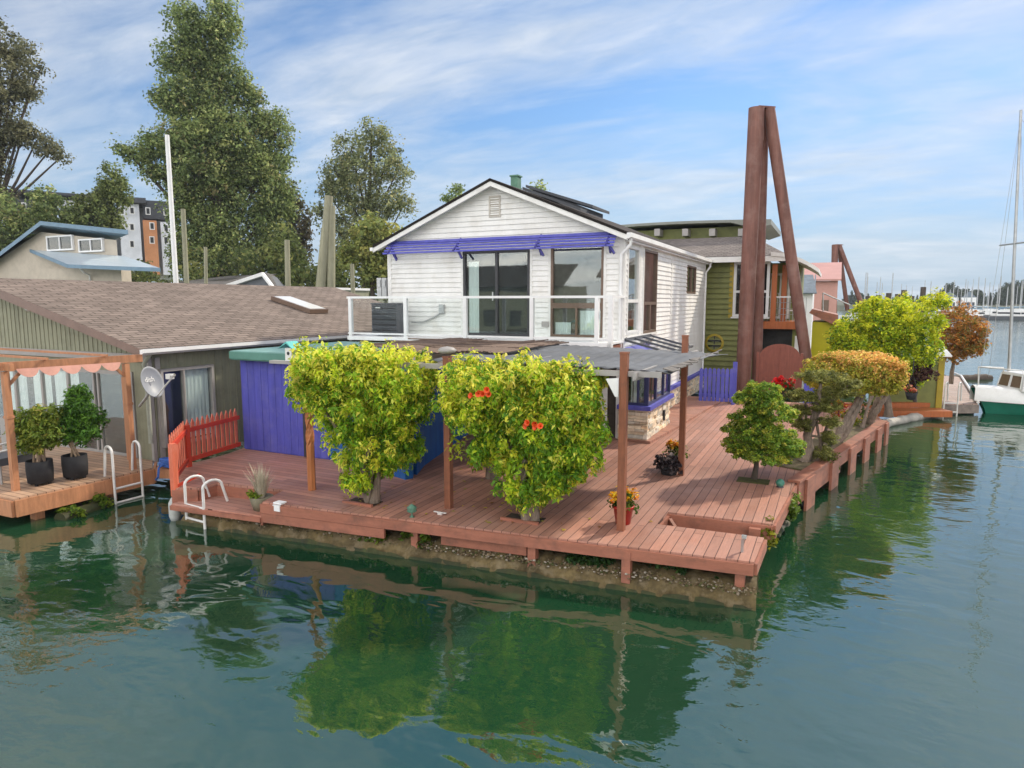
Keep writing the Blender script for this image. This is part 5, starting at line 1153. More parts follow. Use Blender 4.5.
for (px0, px1, py, lab) in ((940, 958, 305, 'long white boathouse in the far marina'), (961, 976, 304, 'small white boathouse with an arched front in the far marina')):
    a, c = aD(px0, py, 260), aD(px1, py, 260); o = thing('boathouse', lab, 'boathouse', (a.x, a.y, 0)); d = (c - a).normalized(); n = Vector((-d.y, d.x, 0)); h = 5
    build('wall', MB().extrude([(a.x, a.y, 0), (c.x, c.y, 0), (c.x, c.y, h), (a.x, a.y, h)], n * 8), mWHITE, o); build('roof', MB().extrude([(a.x, a.y, h), (c.x, c.y, h), ((a.x + c.x) / 2, (a.y + c.y) / 2, h + 2)], n * 8), mSLATE, o)
    m_ = lerp(a, c, .5); build('door', MB().bar(Vector((m_.x, m_.y, 1.8)) - d * 1.6 - n * .05, Vector((m_.x, m_.y, 1.8)) + d * 1.6 - n * .05, .06, 3.4), mCHARC, o)
for k, (px0, px1, d, lab) in enumerate(((880, 1034, 178, 'long grey floating dock in front of the far marina boats'), (900, 1034, 215, 'farther grey floating dock among the marina masts'))):
    a, c = aD(px0, 315, d), aD(px1, 315, d); tag(build('marina_dock', MB().bar((a.x, a.y, .35), (c.x, c.y, .35), 2.2, .7), mCHARC, loc=(a.x, a.y, 0)), lab, 'dock')
for i, (px, top) in enumerate(((867, 296), (877, 295), (887, 293), (896, 294), (902, 290), (921, 287), (862, 300), (910, 296))):
    q = aD(px, 320, 95); t = aD(px, top, 95); tag(build('marina_pile', MB().tube([(q.x, q.y, -1), (q.x, q.y, t.z)], .30, 8), mBARKD, loc=(q.x, q.y, 0)), 'dark mooring pile showing above the yellow green tree', 'pile', 'dark piles above the yellow green tree')
# ================================================================== PLANTS ON THE DECK
def PL(px, py, rpx, rpy, dist, depth=None, depth_off=0.0):
    """lobe from picture size at a given distance: centre + radii in metres"""
    c = aD(px, py, dist + depth_off); k = dist / F * math.hypot(1, 1) / math.sqrt(2) * 1.0
    sc = (c - Vector((0, 0, CAMH))).length / math.hypot(F, math.hypot(px - CX, py - CY)); rx, rz = rpx * sc, rpy * sc
    ry = depth if depth else rx * .85
    return (c.x, c.y, c.z, (rx + ry) / 2 if False else rx, ry, rz)
def dist_at(px, py, z=DZ): q = aZ(px, py, z); return math.hypot(q.x, q.y)
vine_pal = [(3.2, (.33, .52, .032)), (2.8, (.21, .41, .032)), (.8, (.12, .28, .03)), (2.4, (.62, .72, .045)), (.8, (.93, .86, .08)), (.6, (.98, .88, .13))]
def trunk_mesh(p, h, r, n, spread, twist=1.0, seed=1):
    rng = random.Random(seed); m2 = MB()
    for i in range(n):
        a = 2 * math.pi * i / n + rng.uniform(-.4, .4); rr = r * rng.uniform(.6, 1.1); pts = []
        for k in range(8):
            t = k / 7; s = spread * t ** 1.6; an = a + twist * t * 2.2
            pts.append((p.x + math.cos(an) * (rr * 1.1 * (1 - t) + s), p.y + math.sin(an) * (rr * 1.1 * (1 - t) + s), p.z + h * t))
        m2.tube(pts, [rr * (1 - .55 * k / 7) for k in range(8)], 7)
    return m2
def high(zlo, zhi, pmax): return lambda pos: pmax * np.clip((pos[:, 2] - zlo) / (zhi - zlo), 0, 1) ** 1.3
# vine 1 (left) and vine 2 (middle): wide tops, narrowing to the trunk
def vine(label, base_px, lobes_px, n, per, seed, size=.078):
    q = aZ(base_px[0], base_px[1], .60); d0 = math.hypot(q.x, q.y); o = thing('trumpet_vine', label, 'vine shrub', q, 'trumpet vines trained on the pergola posts')
    lobes = [PL(x, y, rx, ry, d0 + off, dep) for x, y, rx, ry, off, dep in lobes_px]
    cl = np.vstack([lobe_clumps(lobes, n, .105, seed, .45, 1.35, .12), lobe_clumps(lobes, n // 9, .07, seed + 1, .98, 1.6, .16)])
    zs = [l[2] for l in lobes]
    leaves('foliage', cl, per, size, vine_pal, mLEAF, o, seed, .42, 1.1, .5, .9, jitter=.38, tone=high(1.7, 3.0, .5))
    build('trunk', trunk_mesh(q, 1.0, .085, 6, .22, 1.2, seed), mBARK, o)
    m2 = MB(); rng = random.Random(seed)
    for l in lobes: m2.tube([(q.x, q.y, q.z + .6), ((q.x + l[0]) / 2 + rng.uniform(-.1, .1), (q.y + l[1]) / 2, (q.z + .6 + l[2]) / 2), (l[0], l[1], l[2])], [.045, .03, .015], 6)
    build('branch', m2, mBARK, o)
    return o, q
v1, q1 = vine('left trumpet vine, wide yellow green crown between the carved post and the second post', (372, 502), [(322, 372, 34, 27, .1, .6), (352, 371, 43, 25, .0, .7), (396, 378, 44, 28, .0, .7), (365, 405, 58, 34, 0, .7), (399, 412, 29, 30, .0, .6), (312, 392, 22, 16, .1, .4), (372, 440, 44, 26, 0, .55), (398, 452, 22, 18, 0, .4), (370, 464, 28, 18, 0, .4), (358, 480, 14, 12, 0, .28), (420, 394, 11, 18, .1, .3)], 680, 72, 3)
v2, q2 = vine('right trumpet vine with orange flowers, tall wide crown beside the second pergola post', (529, 520), [(475, 386, 22, 25, .1, .55), (507, 388, 42, 28, 0, .75), (558, 391, 44, 28, 0, .75), (583, 390, 19, 26, .1, .5), (478, 405, 34, 24, 0, .6), (540, 420, 60, 36, 0, .75), (582, 424, 20, 28, 0, .5), (515, 440, 46, 30, 0, .6), (560, 450, 44, 30, 0, .6), (530, 470, 38, 24, 0, .5), (533, 492, 22, 12, 0, .3), (455, 392, 12, 20, .1, .3), (556, 474, 24, 16, 0, .35)], 840, 72, 5)
# a third vine further back, between them
v3, q3 = vine('small dark trumpet vine standing behind the right vine', (492, 478), [(486, 452, 12, 18, 0, .35), (500, 430, 16, 22, 0, .4), (486, 408, 14, 20, 0, .4)], 80, 66, 8)
# orange trumpet flowers on vine 2
fm = M('trumpet_orange', (.72, .085, .012), .45, .15, 6)
def flower_cluster(px, py, d, parent, n=6):
    c = aD(px, py, d); m2 = MB(); rng = random.Random(px)
    for i in range(n):
        dr_ = Vector((rng.uniform(-.6, .6), -1, rng.uniform(-.3, .6))).normalized(); p = c + Vector((rng.uniform(-.13, .13), rng.uniform(-.05, .05), rng.uniform(-.06, .06)))
        m2.lathe(p, [(.008, 0), (.014, .05), (.03, .075), (.045, .082)], 7, mat=dr_.to_track_quat('Z', 'Y').to_matrix().to_4x4())
    build('flower', m2, fm, parent)
dv = math.hypot(q2.x, q2.y)
flower_cluster(482, 393, dv - .85, v2, 6); flower_cluster(535, 426, dv - .9, v2, 5)
# birdhouse box at the left vine
bq = aY(289, 353, 8.55); bh = thing('birdhouse', 'small white birdhouse with turquoise roof on a ledge at the left vine', 'birdhouse', bq)
build('box', MB().box(bq + Vector((.05, 0, -.02)), (.14, .14, .22)), mTRIM, bh); build('roof', MB().extrude([bq + Vector((-.12, -.12, .08)), bq + Vector((.05, -.12, .2)), bq + Vector((.22, -.12, .06)), bq + Vector((.05, -.12, .165))], (0, .26, 0)), mTURQ, bh); build('ledge', MB().box(bq + Vector((-.12, 0, -.16)), (.55, .12, .05)).bar(bq + Vector((.12, .0, -.15)), bq + Vector((.3, .3, -.5)), .05, .05), mGREYTR, bh); build('entrance', MB().lathe(bq + Vector((.05, -.073, 0)), [(0, 0), (.03, 0)], 10, mat=Matrix.Rotation(R(90), 4, 'X')), mDARK, bh)

# maple
mp_pal = [(3, (.22, .36, .045)), (1.6, (.13, .25, .03)), (2.4, (.36, .46, .05)), (1.0, (.55, .52, .07))]
q = aZ(754, 479, .605); d0 = math.hypot(q.x, q.y); mpl = thing('maple_tree', 'small tiered green maple in a cut-out of the deck, slim dark trunk', 'small tree', q)
lob = [PL(x, y, rx, ry, d0, dep) for x, y, rx, ry, dep in ((762, 389, 17, 7, .4), (757, 400, 25, 7, .5), (772, 412, 24, 9, .5), (752, 418, 22, 8, .5), (758, 432, 34, 9, .65), (775, 442, 28, 9, .6), (742, 444, 18, 8, .5), (762, 452, 36, 8, .7), (790, 447, 15, 9, .4))]
leaves('foliage', lobe_clumps(lob, 1150, .06, 4, .5, .7, .03), 48, .046, mp_pal, mLEAF, mpl, 12, .55, 1.1, .8, .4)
zt = lob[0][2]; build('trunk', MB().tube([q, q + Vector((.03, 0, .25)), q + Vector((.02, .02, .5)), (lob[4][0], lob[4][1], lob[4][2]), (lob[0][0], lob[0][1], lob[0][2])], [.06, .045, .04, .03, .012], 8), mBARKD, mpl)
m2 = MB(); [m2.tube([q + Vector((.02, .02, .45)), (l[0], l[1], l[2])], [.028, .012], 6) for l in lob]; build('branch', m2, mBARKD, mpl)
# cloud pruned pine
pn_pal = [(3, (.20, .215, .055)), (2, (.27, .28, .07)), (1.8, (.40, .39, .11)), (.4, (.10, .12, .035))]
q = aZ(803, 462, .61); d0 = math.hypot(q.x, q.y); pn = thing('cloud_pine', 'dark cloud pruned pine with flat pads and a twisted grey trunk', 'pine tree', q)
lob = [PL(x, y, rx, ry, d0 + off, dep) for x, y, rx, ry, off, dep in ((822, 376, 26, 5.5, 0, .55), (848, 384, 14, 5, .2, .4), (805, 396, 17, 6, 0, .45), (836, 392, 20, 6, .2, .45), (800, 411, 12, 7, 0, .35), (826, 406, 14, 5.5, 0, .4), (803, 424, 11, 6, .1, .35), (829, 422, 10, 6, 0, .35), (830, 437, 9, 6, 0, .3), (822, 452, 10, 6, .1, .3))]
leaves('foliage', lobe_clumps(lob, 700, .055, 9, .3, .6, .04), 50, .048, pn_pal, mLEAF, pn, 22, .36, 1.15, 1.1, 0)
pts = [q, q + Vector((.1, .05, .28)), q + Vector((.05, .12, .55)), q + Vector((.18, .15, .95))] + [Vector((lob[2][0] + .25, lob[2][1], lob[2][2] - .1)), Vector((lob[0][0], lob[0][1], lob[0][2]))]
build('trunk', MB().tube(pts, [.12, .10, .085, .07, .05, .02], 8).tube([q + Vector((.22, .1, 0)), q + Vector((.32, .2, .35)), q + Vector((.42, .25, .8))], [.06, .05, .03], 7), mBARK, pn)
m2 = MB(); [m2.tube([pts[3] if i % 2 else pts[2], (l[0], l[1], l[2] - .03)], [.035, .012], 6) for i, l in enumerate(lob)]; build('branch', m2, mBARK, pn)
# orange topped hedge tree, box clipped
def hedge_clumps(px0, px1, py0, py1, d0, depth, n, cr, seed, power=3.2):
    rng = np.random.default_rng(seed); c = aD((px0 + px1) / 2, (py0 + py1) / 2, d0); sc = (c - Vector((0, 0, CAMH))).length / math.hypot(F, math.hypot((px0 + px1) / 2 - CX, (py0 + py1) / 2 - CY)); rx = (px1 - px0) / 2 * sc; rz = (py1 - py0) / 2 * sc
    d = rng.normal(size=(n * 2, 3)); d /= (np.abs(d) ** power).sum(1)[:, None] ** (1 / power); r_ = (.72 + .28 * rng.random(n * 2) ** .5)[:, None]
    loc = d * r_ * np.array([rx, depth, rz])[None, :]
    rt_ = np.array([math.cos(YAW), math.sin(YAW), 0]); fw = np.array([-math.sin(YAW), math.cos(YAW), 0]); up = np.array([0, 0, 1.])
    P_ = np.array(c)[None, :] + loc[:, :1] * rt_ + loc[:, 1:2] * fw + loc[:, 2:3] * up
    rr = cr * (1 + .3 * rng.normal(size=len(P_))).clip(.5, 1.5); return np.column_stack([P_, rr, rr, rr]), c, rx, rz
q = aZ(836, 443, .62); d0 = math.hypot(q.x, q.y); og = thing('clipped_tree', 'box clipped tree with an orange top and two gnarled grey trunks', 'topiary tree', q)
cl, cc, rx_, rz_ = hedge_clumps(813, 890, 355, 390, d0 + .6, .9, 760, .085, 15, 5.0)
o_pal = [(2.6, (.46, .43, .06)), (2.2, (.33, .36, .05)), (1.4, (.58, .46, .07)), (.3, (.98, .54, .16))]
ax_ = np.array([math.cos(YAW), math.sin(YAW), 0])
def tone_o(pos):
    u = ((pos - np.array(cc)) @ ax_) / rx_; v = (pos[:, 2] - cc.z) / rz_; return .95 * np.clip(.16 + .30 * u + .62 * np.clip(v, -1, 1), 0, 1) ** 1.1
# keep the left end sloping down
u = ((cl[:, :3] - np.array(cc)) @ ax_) / rx_; v = (cl[:, 2] - cc.z) / rz_; cl = cl[~((v > .0) & (u < -.45) & (v > .0 + (u + 1) * 1.9))]
u = ((cl[:, :3] - np.array(cc)) @ ax_) / rx_; v = (cl[:, 2] - cc.z) / rz_; cl = cl[~((v < -.35) & (u > .55) & False)]
leaves('foliage', cl, 34, .06, o_pal, mLEAF, og, 31, .55, 1.1, .5, 0, tone=tone_o)
def gnarled(parent, a, c, r, seed, n=3):
    rng = random.Random(seed); a, c = Vector(a), Vector(c); m2 = MB()
    for i in range(n):
        o1 = Vector((rng.uniform(-1, 1), rng.uniform(-1, 1), 0)) * r * .6; pts = []
        for k in range(9): t = k / 8; pts.append(lerp(a, c, t) + o1 * (1 - .3 * t) + Vector((rng.uniform(-1, 1), rng.uniform(-1, 1), 0)) * r * .28 + Vector((math.sin(t * 5 + i * 2), math.cos(t * 4 + i), 0)) * r * .35)
        m2.tube(pts, [r * (.78 - .4 * k / 8) * rng.uniform(.85, 1.15) for k in range(9)], 8)
    build('trunk', m2, mBARK, parent)
t2 = aD(864, 392, d0 + .5); gnarled(og, q, t2, .105, 2)
qb = aZ(868, 424, .62); t3 = aD(886, 388, math.hypot(qb.x, qb.y) - .2); gnarled(og, qb, t3, .11, 5); gnarled(og, aZ(862, 428, .62), aD(872, 396, math.hypot(qb.x, qb.y) - .4), .06, 7, 2)
# yellow green round tree
yq = aZ(880, 416, .5); d1 = math.hypot(yq.x, yq.y) + 2.2; yt = thing('round_tree', 'large rounded yellow green tree behind the orange clipped tree', 'tree', aD(888, 408, d1))
lob = [PL(*k) for k in ((872, 338, 40, 34, d1, 1.4), (905, 322, 36, 26, d1, 1.3), (913, 343, 25, 31, d1, 1.2), (858, 352, 24, 24, d1, 1.1), (890, 358, 36, 24, d1, 1.3), (903, 374, 20, 12, d1, .8), (858, 336, 20, 20, d1, 1.0), (880, 312, 22, 14, d1, .9), (940, 300, 8, 8, d1, .4))]
y_pal = [(2.4, (.42, .54, .028)), (1.6, (.22, .35, .024)), (2.4, (.58, .62, .03)), (.8, (.12, .22, .02)), (1.6, (.80, .78, .05))]
leaves('foliage', lobe_clumps(lob, 900, .17, 17, .62, 1, .05), 38, .10, y_pal, mLEAF, yt, 41, .55, 1.05, .6, .2, tone=high(2.4, 4.6, .5))
yb_ = aD(888, 408, d1); gnarled(yt, yb_ + Vector((0, 0, -.3)), aD(884, 350, d1), .10, 3)
# plum coloured leaves under it
pb = aD(912, 372, d1 - .5); pt = thing('plum_shrub', 'plum purple leaved shrub under the rounded yellow green tree', 'shrub', aD(915, 400, d1 - .5)); lob = [PL(910, 374, 22, 7, d1 - .6, .6), PL(921, 370, 8, 8, d1 - .5, .4), PL(902, 383, 12, 6, d1 - .6, .4)]
leaves('foliage', lobe_clumps(lob, 110, .12, 23, .4), 26, .10, [(3, (.045, .018, .022)), (2, (.09, .03, .03)), (1, (.13, .07, .04))], mLEAF, pt, 51, .5, 1.1, .5, .3); build('stem', MB().tube([aD(915, 402, d1 - .5), aD(914, 385, d1 - .5), aD(912, 370, d1 - .6)], [.06, .05, .02], 6), mBARKD, pt)
# orange brown tree further away
d2 = d1 + 5; bt_ = thing('bronze_tree', 'orange brown leaved tree overhanging the side dock', 'tree', aD(956, 395, d2)); lob = [PL(*k) for k in ((958, 322, 18, 18, d2, .9), (970, 332, 15, 16, d2, .8), (955, 342, 20, 14, d2, .9), (968, 348, 14, 7, d2, .7), (948, 352, 12, 8, d2, .7), (976, 342, 9, 10, d2, .5))]
leaves('foliage', lobe_clumps(lob, 330, .17, 27, .5), 30, .10, [(2, (.52, .22, .05)), (2, (.36, .19, .05)), (1.5, (.27, .24, .06)), (1.2, (.66, .30, .06))], mLEAF, bt_, 61, .5, 1.1, .5, .2); gnarled(bt_, aD(951, 384, d2), aD(958, 335, d2), .055, 8)

# ---- small pots and low plants
def petals(name, c, r, n, size, pal, parent, seed, up=.8): return leaves(name, lobe_clumps([(c[0], c[1], c[2], r[0], r[1], r[2])], n, .05, seed, .3), 14, size, pal, mPETAL, parent, seed, .8, 1.0, up)
gp = [(2, (.08, .16, .02)), (1, (.16, .24, .03)), (1, (.04, .09, .015))]
q = aZ(623, 523, DZ); o = thing('flower_pot', 'red pot of orange and yellow flowers behind the front pergola post', 'flower pot', q); build('pot', MB().lathe(q, [(0, 0), (.11, 0), (.15, .24), (.165, .24), (.165, .28), (.145, .28), (.14, .24), (0, .23)], 18), mREDPOT, o)
leaves('foliage', lobe_clumps([(q.x, q.y, q.z + .36, .20, .18, .12)], 34, .06, 2, .3), 16, .06, gp, mLEAF, o, 71); petals('flowers', (q.x, q.y, q.z + .44, ), (.22, .2, .10), 30, .05, [(3, (.90, .42, .015)), (3, (.95, .62, .04)), (1, (.85, .25, .01))], o, 72)
q = aZ(669, 474, DZ); o = thing('heuchera_pot', 'low pot of dark purple leaves at the far pergola post', 'flower pot', q); build('pot', MB().lathe(q, [(0, 0), (.14, 0), (.19, .16), (.17, .16), (0, .14)], 16), mBLACKPOT, o)
leaves('foliage', lobe_clumps([(q.x, q.y, q.z + .2, .24, .22, .14)], 60, .06, 3, .4), 14, .075, [(3, (.06, .045, .05)), (2, (.14, .11, .11)), (1, (.03, .02, .025))], mLEAF, o, 73, .8)
q = aZ(675, 467, DZ); o = thing('marigold_pot', 'pot of orange marigolds at the foot of the far pergola post', 'flower pot', q); build('pot', MB().lathe(q, [(0, 0), (.12, 0), (.16, .22), (.14, .22), (0, .2)], 16), mCLAY, o)
leaves('foliage', lobe_clumps([(q.x, q.y, q.z + .33, .2, .18, .14)], 40, .06, 4, .3), 16, .055, gp, mLEAF, o, 74); petals('flowers', (q.x, q.y, q.z + .46), (.2, .18, .07), 20, .05, [(3, (.92, .36, .015)), (2, (.92, .55, .03))], o, 75)
q = aZ(262, 509, .37); o = thing('grass_pot', 'stone pot with pale spiky grass on the low step', 'plant pot', q); build('pot', MB().lathe(q, [(0, 0), (.14, 0), (.2, .22), (.18, .23), (0, .2)], 16), mCLAY, o)
m2 = MB(); random.seed(8)
for i in range(90):
    a = random.uniform(0, 6.28); r = random.uniform(.05, .28); h = random.uniform(.3, .62); w = .007; dx, dy = math.cos(a), math.sin(a); b0 = Vector((q.x + dx * .05, q.y + dy * .05, q.z + .2)); t = b0 + Vector((dx * r, dy * r, h)); mid = lerp(b0, t, .55) + Vector((-dx * .02, -dy * .02, .05)); s_ = Vector((-dy, dx, 0)) * w
    m2.add([b0 - s_, b0 + s_, mid + s_, t, mid - s_], [(0, 1, 2, 3, 4)])
build('grass_blades', m2, M('dry_grass', (.48, .42, .31), .8, .2, 9), o); leaves('foliage', lobe_clumps([(q.x - .08, q.y - .05, q.z + .28, .2, .14, .08)], 16, .05, 5, .3), 14, .06, [(2, (.2, .3, .03)), (1, (.35, .38, .04))], mLEAF, o, 76)
# porch pots
def porch_pot(px, py, lab, lobes, pal, seed, stems):
    q = aZ(px, py, .50); d0 = math.hypot(q.x, q.y); o = thing('potted_shrub', lab, 'potted plant', q); sc = 1
    build('pot', MB().lathe(q, [(0, .05), (.205, .05), (.22, .28), (.215, .46), (.205, .46), (.2, .42), (0, .41)], 20), mBLACKPOT, o)
    for i in range(4): a = i * 1.57 + .6; build('caster', MB().lathe(q + Vector((.15 * math.cos(a), .15 * math.sin(a), 0)), [(0, 0), (.03, .0), (.03, .05), (0, .05)], 8), mBLACKPOT, o)
    lob = [PL(x, y, rx, ry, d0, dep) for x, y, rx, ry, dep in lobes]; leaves('foliage', lobe_clumps(lob, 230, .085, seed, .4), 36, .085, pal, mLEAF, o, seed, .34, 1.15, .5, .5)
    m2 = MB(); rng = random.Random(seed)
    for i in range(stems):
        l = lob[i % len(lob)]; m2.tube([q + Vector((rng.uniform(-.1, .1), rng.uniform(-.1, .1), .42)), q + Vector((rng.uniform(-.12, .12), rng.uniform(-.12, .12), .8)), (l[0], l[1], l[2])], [.02, .016, .008], 5)
    build('stem', m2, M('pale_stem', (.42, .30, .20), .8, .15) if 'pale_stem' not in bpy.data.materials else bpy.data.materials['pale_stem'], o)
porch_pot(41, 484, 'rounded light green shrub in the left black fabric pot on the porch', [(30, 422, 13, 14, .35), (46, 418, 13, 14, .35), (40, 432, 20, 14, .4), (36, 444, 14, 8, .3)], [(2, (.21, .30, .05)), (2, (.30, .35, .055)), (1, (.12, .19, .03)), (.6, (.42, .37, .08))], 81, 9)
porch_pot(76, 478, 'taller deep green bush in the right black fabric pot on the porch', [(78, 396, 8, 10, .25), (80, 412, 16, 12, .35), (72, 425, 14, 12, .3), (92, 420, 10, 14, .3), (80, 434, 14, 8, .3)], [(2, (.10, .24, .035)), (2, (.15, .31, .04)), (1, (.06, .14, .025))], 82, 5)
# weeds on the logs
def weeds(lab, px, py, z, r, seed, pal, d=0):
    q = aZ(px, py, z); o = thing('weed_clump', lab, 'weeds', q); leaves('foliage', lobe_clumps([(q.x, q.y - .02, q.z + r[2] * .5, r[0], r[1], r[2])], 26, .07, seed, .3), 22, .09, pal, mLEAF, o, seed, .45, 1.1, .7, .2); build('stem', MB().tube([q + Vector((0, .1, -.05)), q + Vector((0, .1, .1))], .012, 5), mBARKD, o)
wp = [(2, (.12, .2, .02)), (1.5, (.2, .27, .025)), (1, (.06, .12, .015))]
weeds('bright green weeds in the gap under the deck edge', 421, 545, .15, (.32, .12, .20), 91, wp); weeds('low weeds on the float log under the left vine', 378, 540, .15, (.22, .08, .06), 92, wp)
weeds('dark leafy weeds under the middle of the front deck edge', 580, 563, .2, (.5, .1, .12), 93, [(2, (.03, .08, .02)), (1, (.06, .13, .03))]); weeds('dark leafy weeds under the right part of the front deck edge', 668, 572, .2, (.6, .1, .12), 94, [(2, (.03, .08, .02)), (1, (.06, .13, .03))])
weeds('yellow green weeds hanging at the front right deck corner', 767, 540, .3, (.12, .3, .2), 95, [(2, (.2, .22, .02)), (1, (.35, .33, .03))]); weeds('weeds along the deck side under the green ball lantern', 790, 510, .3, (.12, .5, .2), 96, wp)
weeds('weeds on a drift log under the cedar porch, left clump', 74, 514, .02, (.25, .15, .08), 97, wp); weeds('taller weeds on a drift log under the cedar porch', 100, 505, .04, (.28, .15, .12), 98, wp)
weeds('trailing weeds between the planter posts on the right', 830, 470, .25, (.12, .4, .18), 99, wp)
log_thing('short drift log under the cedar porch', (aZ(60, 520, .0), aZ(112, 503, .0)), .14, seg=14, mat=mLOGWET)
# flowers and shrubs in the planter bed
def bedplant(lab, px, py, r, pal, seed, size=.06, z=.63):
    q = aZ(px, py, z); o = thing('bed_plant', lab, 'plant', q); leaves('foliage', lobe_clumps([(q.x, q.y, q.z + r[2] * .8, r[0], r[1], r[2])], 40, .07, seed, .3), 18, size, pal, mLEAF, o, seed, .5, 1.1, .6); build('stem', MB().tube([q, q + Vector((0, 0, r[2] * .8))], .02, 5), mBARKD, o)
bedplant('dry olive ground plant at the foot of the cloud pine', 824, 458, (.35, .5, .14), [(2, (.15, .13, .03)), (1, (.09, .12, .02))], 101); bedplant('yellow flowering plant between the gnarled trunks', 852, 425, (.3, .3, .22), [(2, (.14, .2, .02)), (1, (.6, .45, .03))], 102); bedplant('red and yellow flowers beside the left gnarled trunk', 838, 416, (.28, .25, .26), [(2, (.55, .05, .02)), (1, (.6, .45, .03)), (1, (.1, .16, .02))], 103); bedplant('green shrub below the rounded yellow green tree', 862, 422, (.35, .3, .5), [(2, (.06, .1, .02)), (1, (.12, .16, .03))], 104)
q = aZ(782, 415, .62); o = thing('red_flower_bush', 'bright red flowers showing behind the maple before the arched gate', 'flower bush', q); leaves('foliage', lobe_clumps([(q.x, q.y, aD(785, 388, math.hypot(q.x, q.y)).z - .1, .38, .3, .3)], 50, .08, 6, .3), 18, .08, [(3, (.06, .1, .02)), (1, (.1, .14, .02))], mLEAF, o, 105); petals('flowers', (q.x, q.y, aD(785, 386, math.hypot(q.x, q.y)).z + .1), (.35, .25, .15), 36, .08, [(3, (.70, .015, .015)), (1, (.5, .01, .01))], o, 106); build('stem', MB().tube([q, q + Vector((0, 0, .7))], .03, 5), mBARKD, o)
# hanging basket on the olive wall
q = aZ(912, 405, .3); dq = d1 - 1.9; c = aD(911.5, 393, dq); o = thing('hanging_basket', 'black hanging basket of coral flowers before the olive garden wall', 'hanging basket', c); build('basket', MB().lathe(c, [(0, -.22), (.11, -.19), (.17, .02), (.15, .02), (0, -.02)], 14), mBLACKPOT, o); petals('flowers', (c.x, c.y, c.z + .10), (.18, .16, .09), 26, .06, [(2, (.70, .16, .09)), (1, (.75, .35, .2)), (1, (.08, .14, .02))], o, 107); build('hanger', MB().tube([c + Vector((-.16, 0, 0)), c + Vector((0, 0, .6)), c + Vector((.16, 0, 0))], .012, 5).tube([c + Vector((0, 0, .6)), c + Vector((0, 0, 1.0))], .012, 5), mBLKFR, o)
# lanterns on the deck
def lantern(lab, px, py, s):
    q = aZ(px, py, DZ); o = thing('garden_lantern', lab, 'lantern', q); build('stem', MB().lathe(q, [(0, 0), (.07 * s, 0), (.02 * s, .03), (.018 * s, .14 * s)], 10), mGREEN, o); build('shade', MB().lathe(q, [(.09 * s, .13 * s), (.13 * s, .16 * s), (.10 * s, .20 * s), (.13 * s, .24 * s), (.06 * s, .30 * s), (0, .34 * s)], 12), mGREEN, o)
lantern('small green tiered lantern on the front deck edge', 412, 517, .62)
q = aZ(780, 487, DZ); o = thing('glass_ball', 'green mottled glass ball on the right deck edge', 'ornament', q); build('ball', MB().blob(q + Vector((0, 0, .075)), (.075, .075, .075), 16, 10), mGRBALL, o); build('stand', MB().lathe(q, [(.07, 0), (.05, .03)], 10), mBLKFR, o)

# fallen leaves on the boards
m2 = MB(); random.seed(61)
for i in range(130):
    bq_ = random.choice((q1, q2, q2, q3)); x, y = bq_.x + random.gauss(0, .75), bq_.y + random.gauss(.1, .55)
    if y < 8.35 + (x + 8.3) * .06 or x < -7.4: continue
    a = random.uniform(0, 6.28); l = random.uniform(.025, .05); d_ = Vector((math.cos(a), math.sin(a), 0)) * l; s_ = Vector((-d_.y, d_.x, 0)) * .5; c = Vector((x, y, .612)); m2.t = random.choice(((.62, .50, .06), (.40, .42, .05), (.30, .16, .05), (.5, .36, .08)))
    m2.add([c - d_, c + s_ + Vector((0, 0, .008)), c + d_, c - s_ + Vector((0, 0, .006))], [(0, 1, 2, 3)])
o = build('fallen_leaves', m2, mLEAF); tag(o, 'fallen yellow and brown leaves scattered on the deck boards', 'fallen leaves', kind='stuff')

# ================================================================== TERRAIN AND BIG TREES
def bank():
    m2 = MB(); nx, ny = 60, 14; vs = []; rng = random.Random(2)
    for j in range(ny + 1):
        for i in range(nx + 1):
            px = -500 + i * (1000 / nx); d = 46 + j * 9 + 4 * math.sin(i * .7); q = aD(px, 300, d); z = -.6 + min(2.6, j * .75) + .25 * math.sin(i * 1.3 + j) + rng.uniform(-.1, .1) + max(0, (j - 6)) * .35; vs.append((q.x, q.y, z))
    return m2.add(vs, [(j * (nx + 1) + i, j * (nx + 1) + i + 1, (j + 1) * (nx + 1) + i + 1, (j + 1) * (nx + 1) + i) for j in range(ny) for i in range(nx)], smooth=True)
structure('ground', bank(), M('bank_soil', (.11, .12, .05), .95, .35, .5, bumpy=.4, bscale=4))
far_pal = [(2.4, (.22, .29, .11)), (2, (.31, .38, .14)), (1.1, (.12, .17, .07)), (1.0, (.46, .50, .20)), (.2, (.42, .37, .18))]
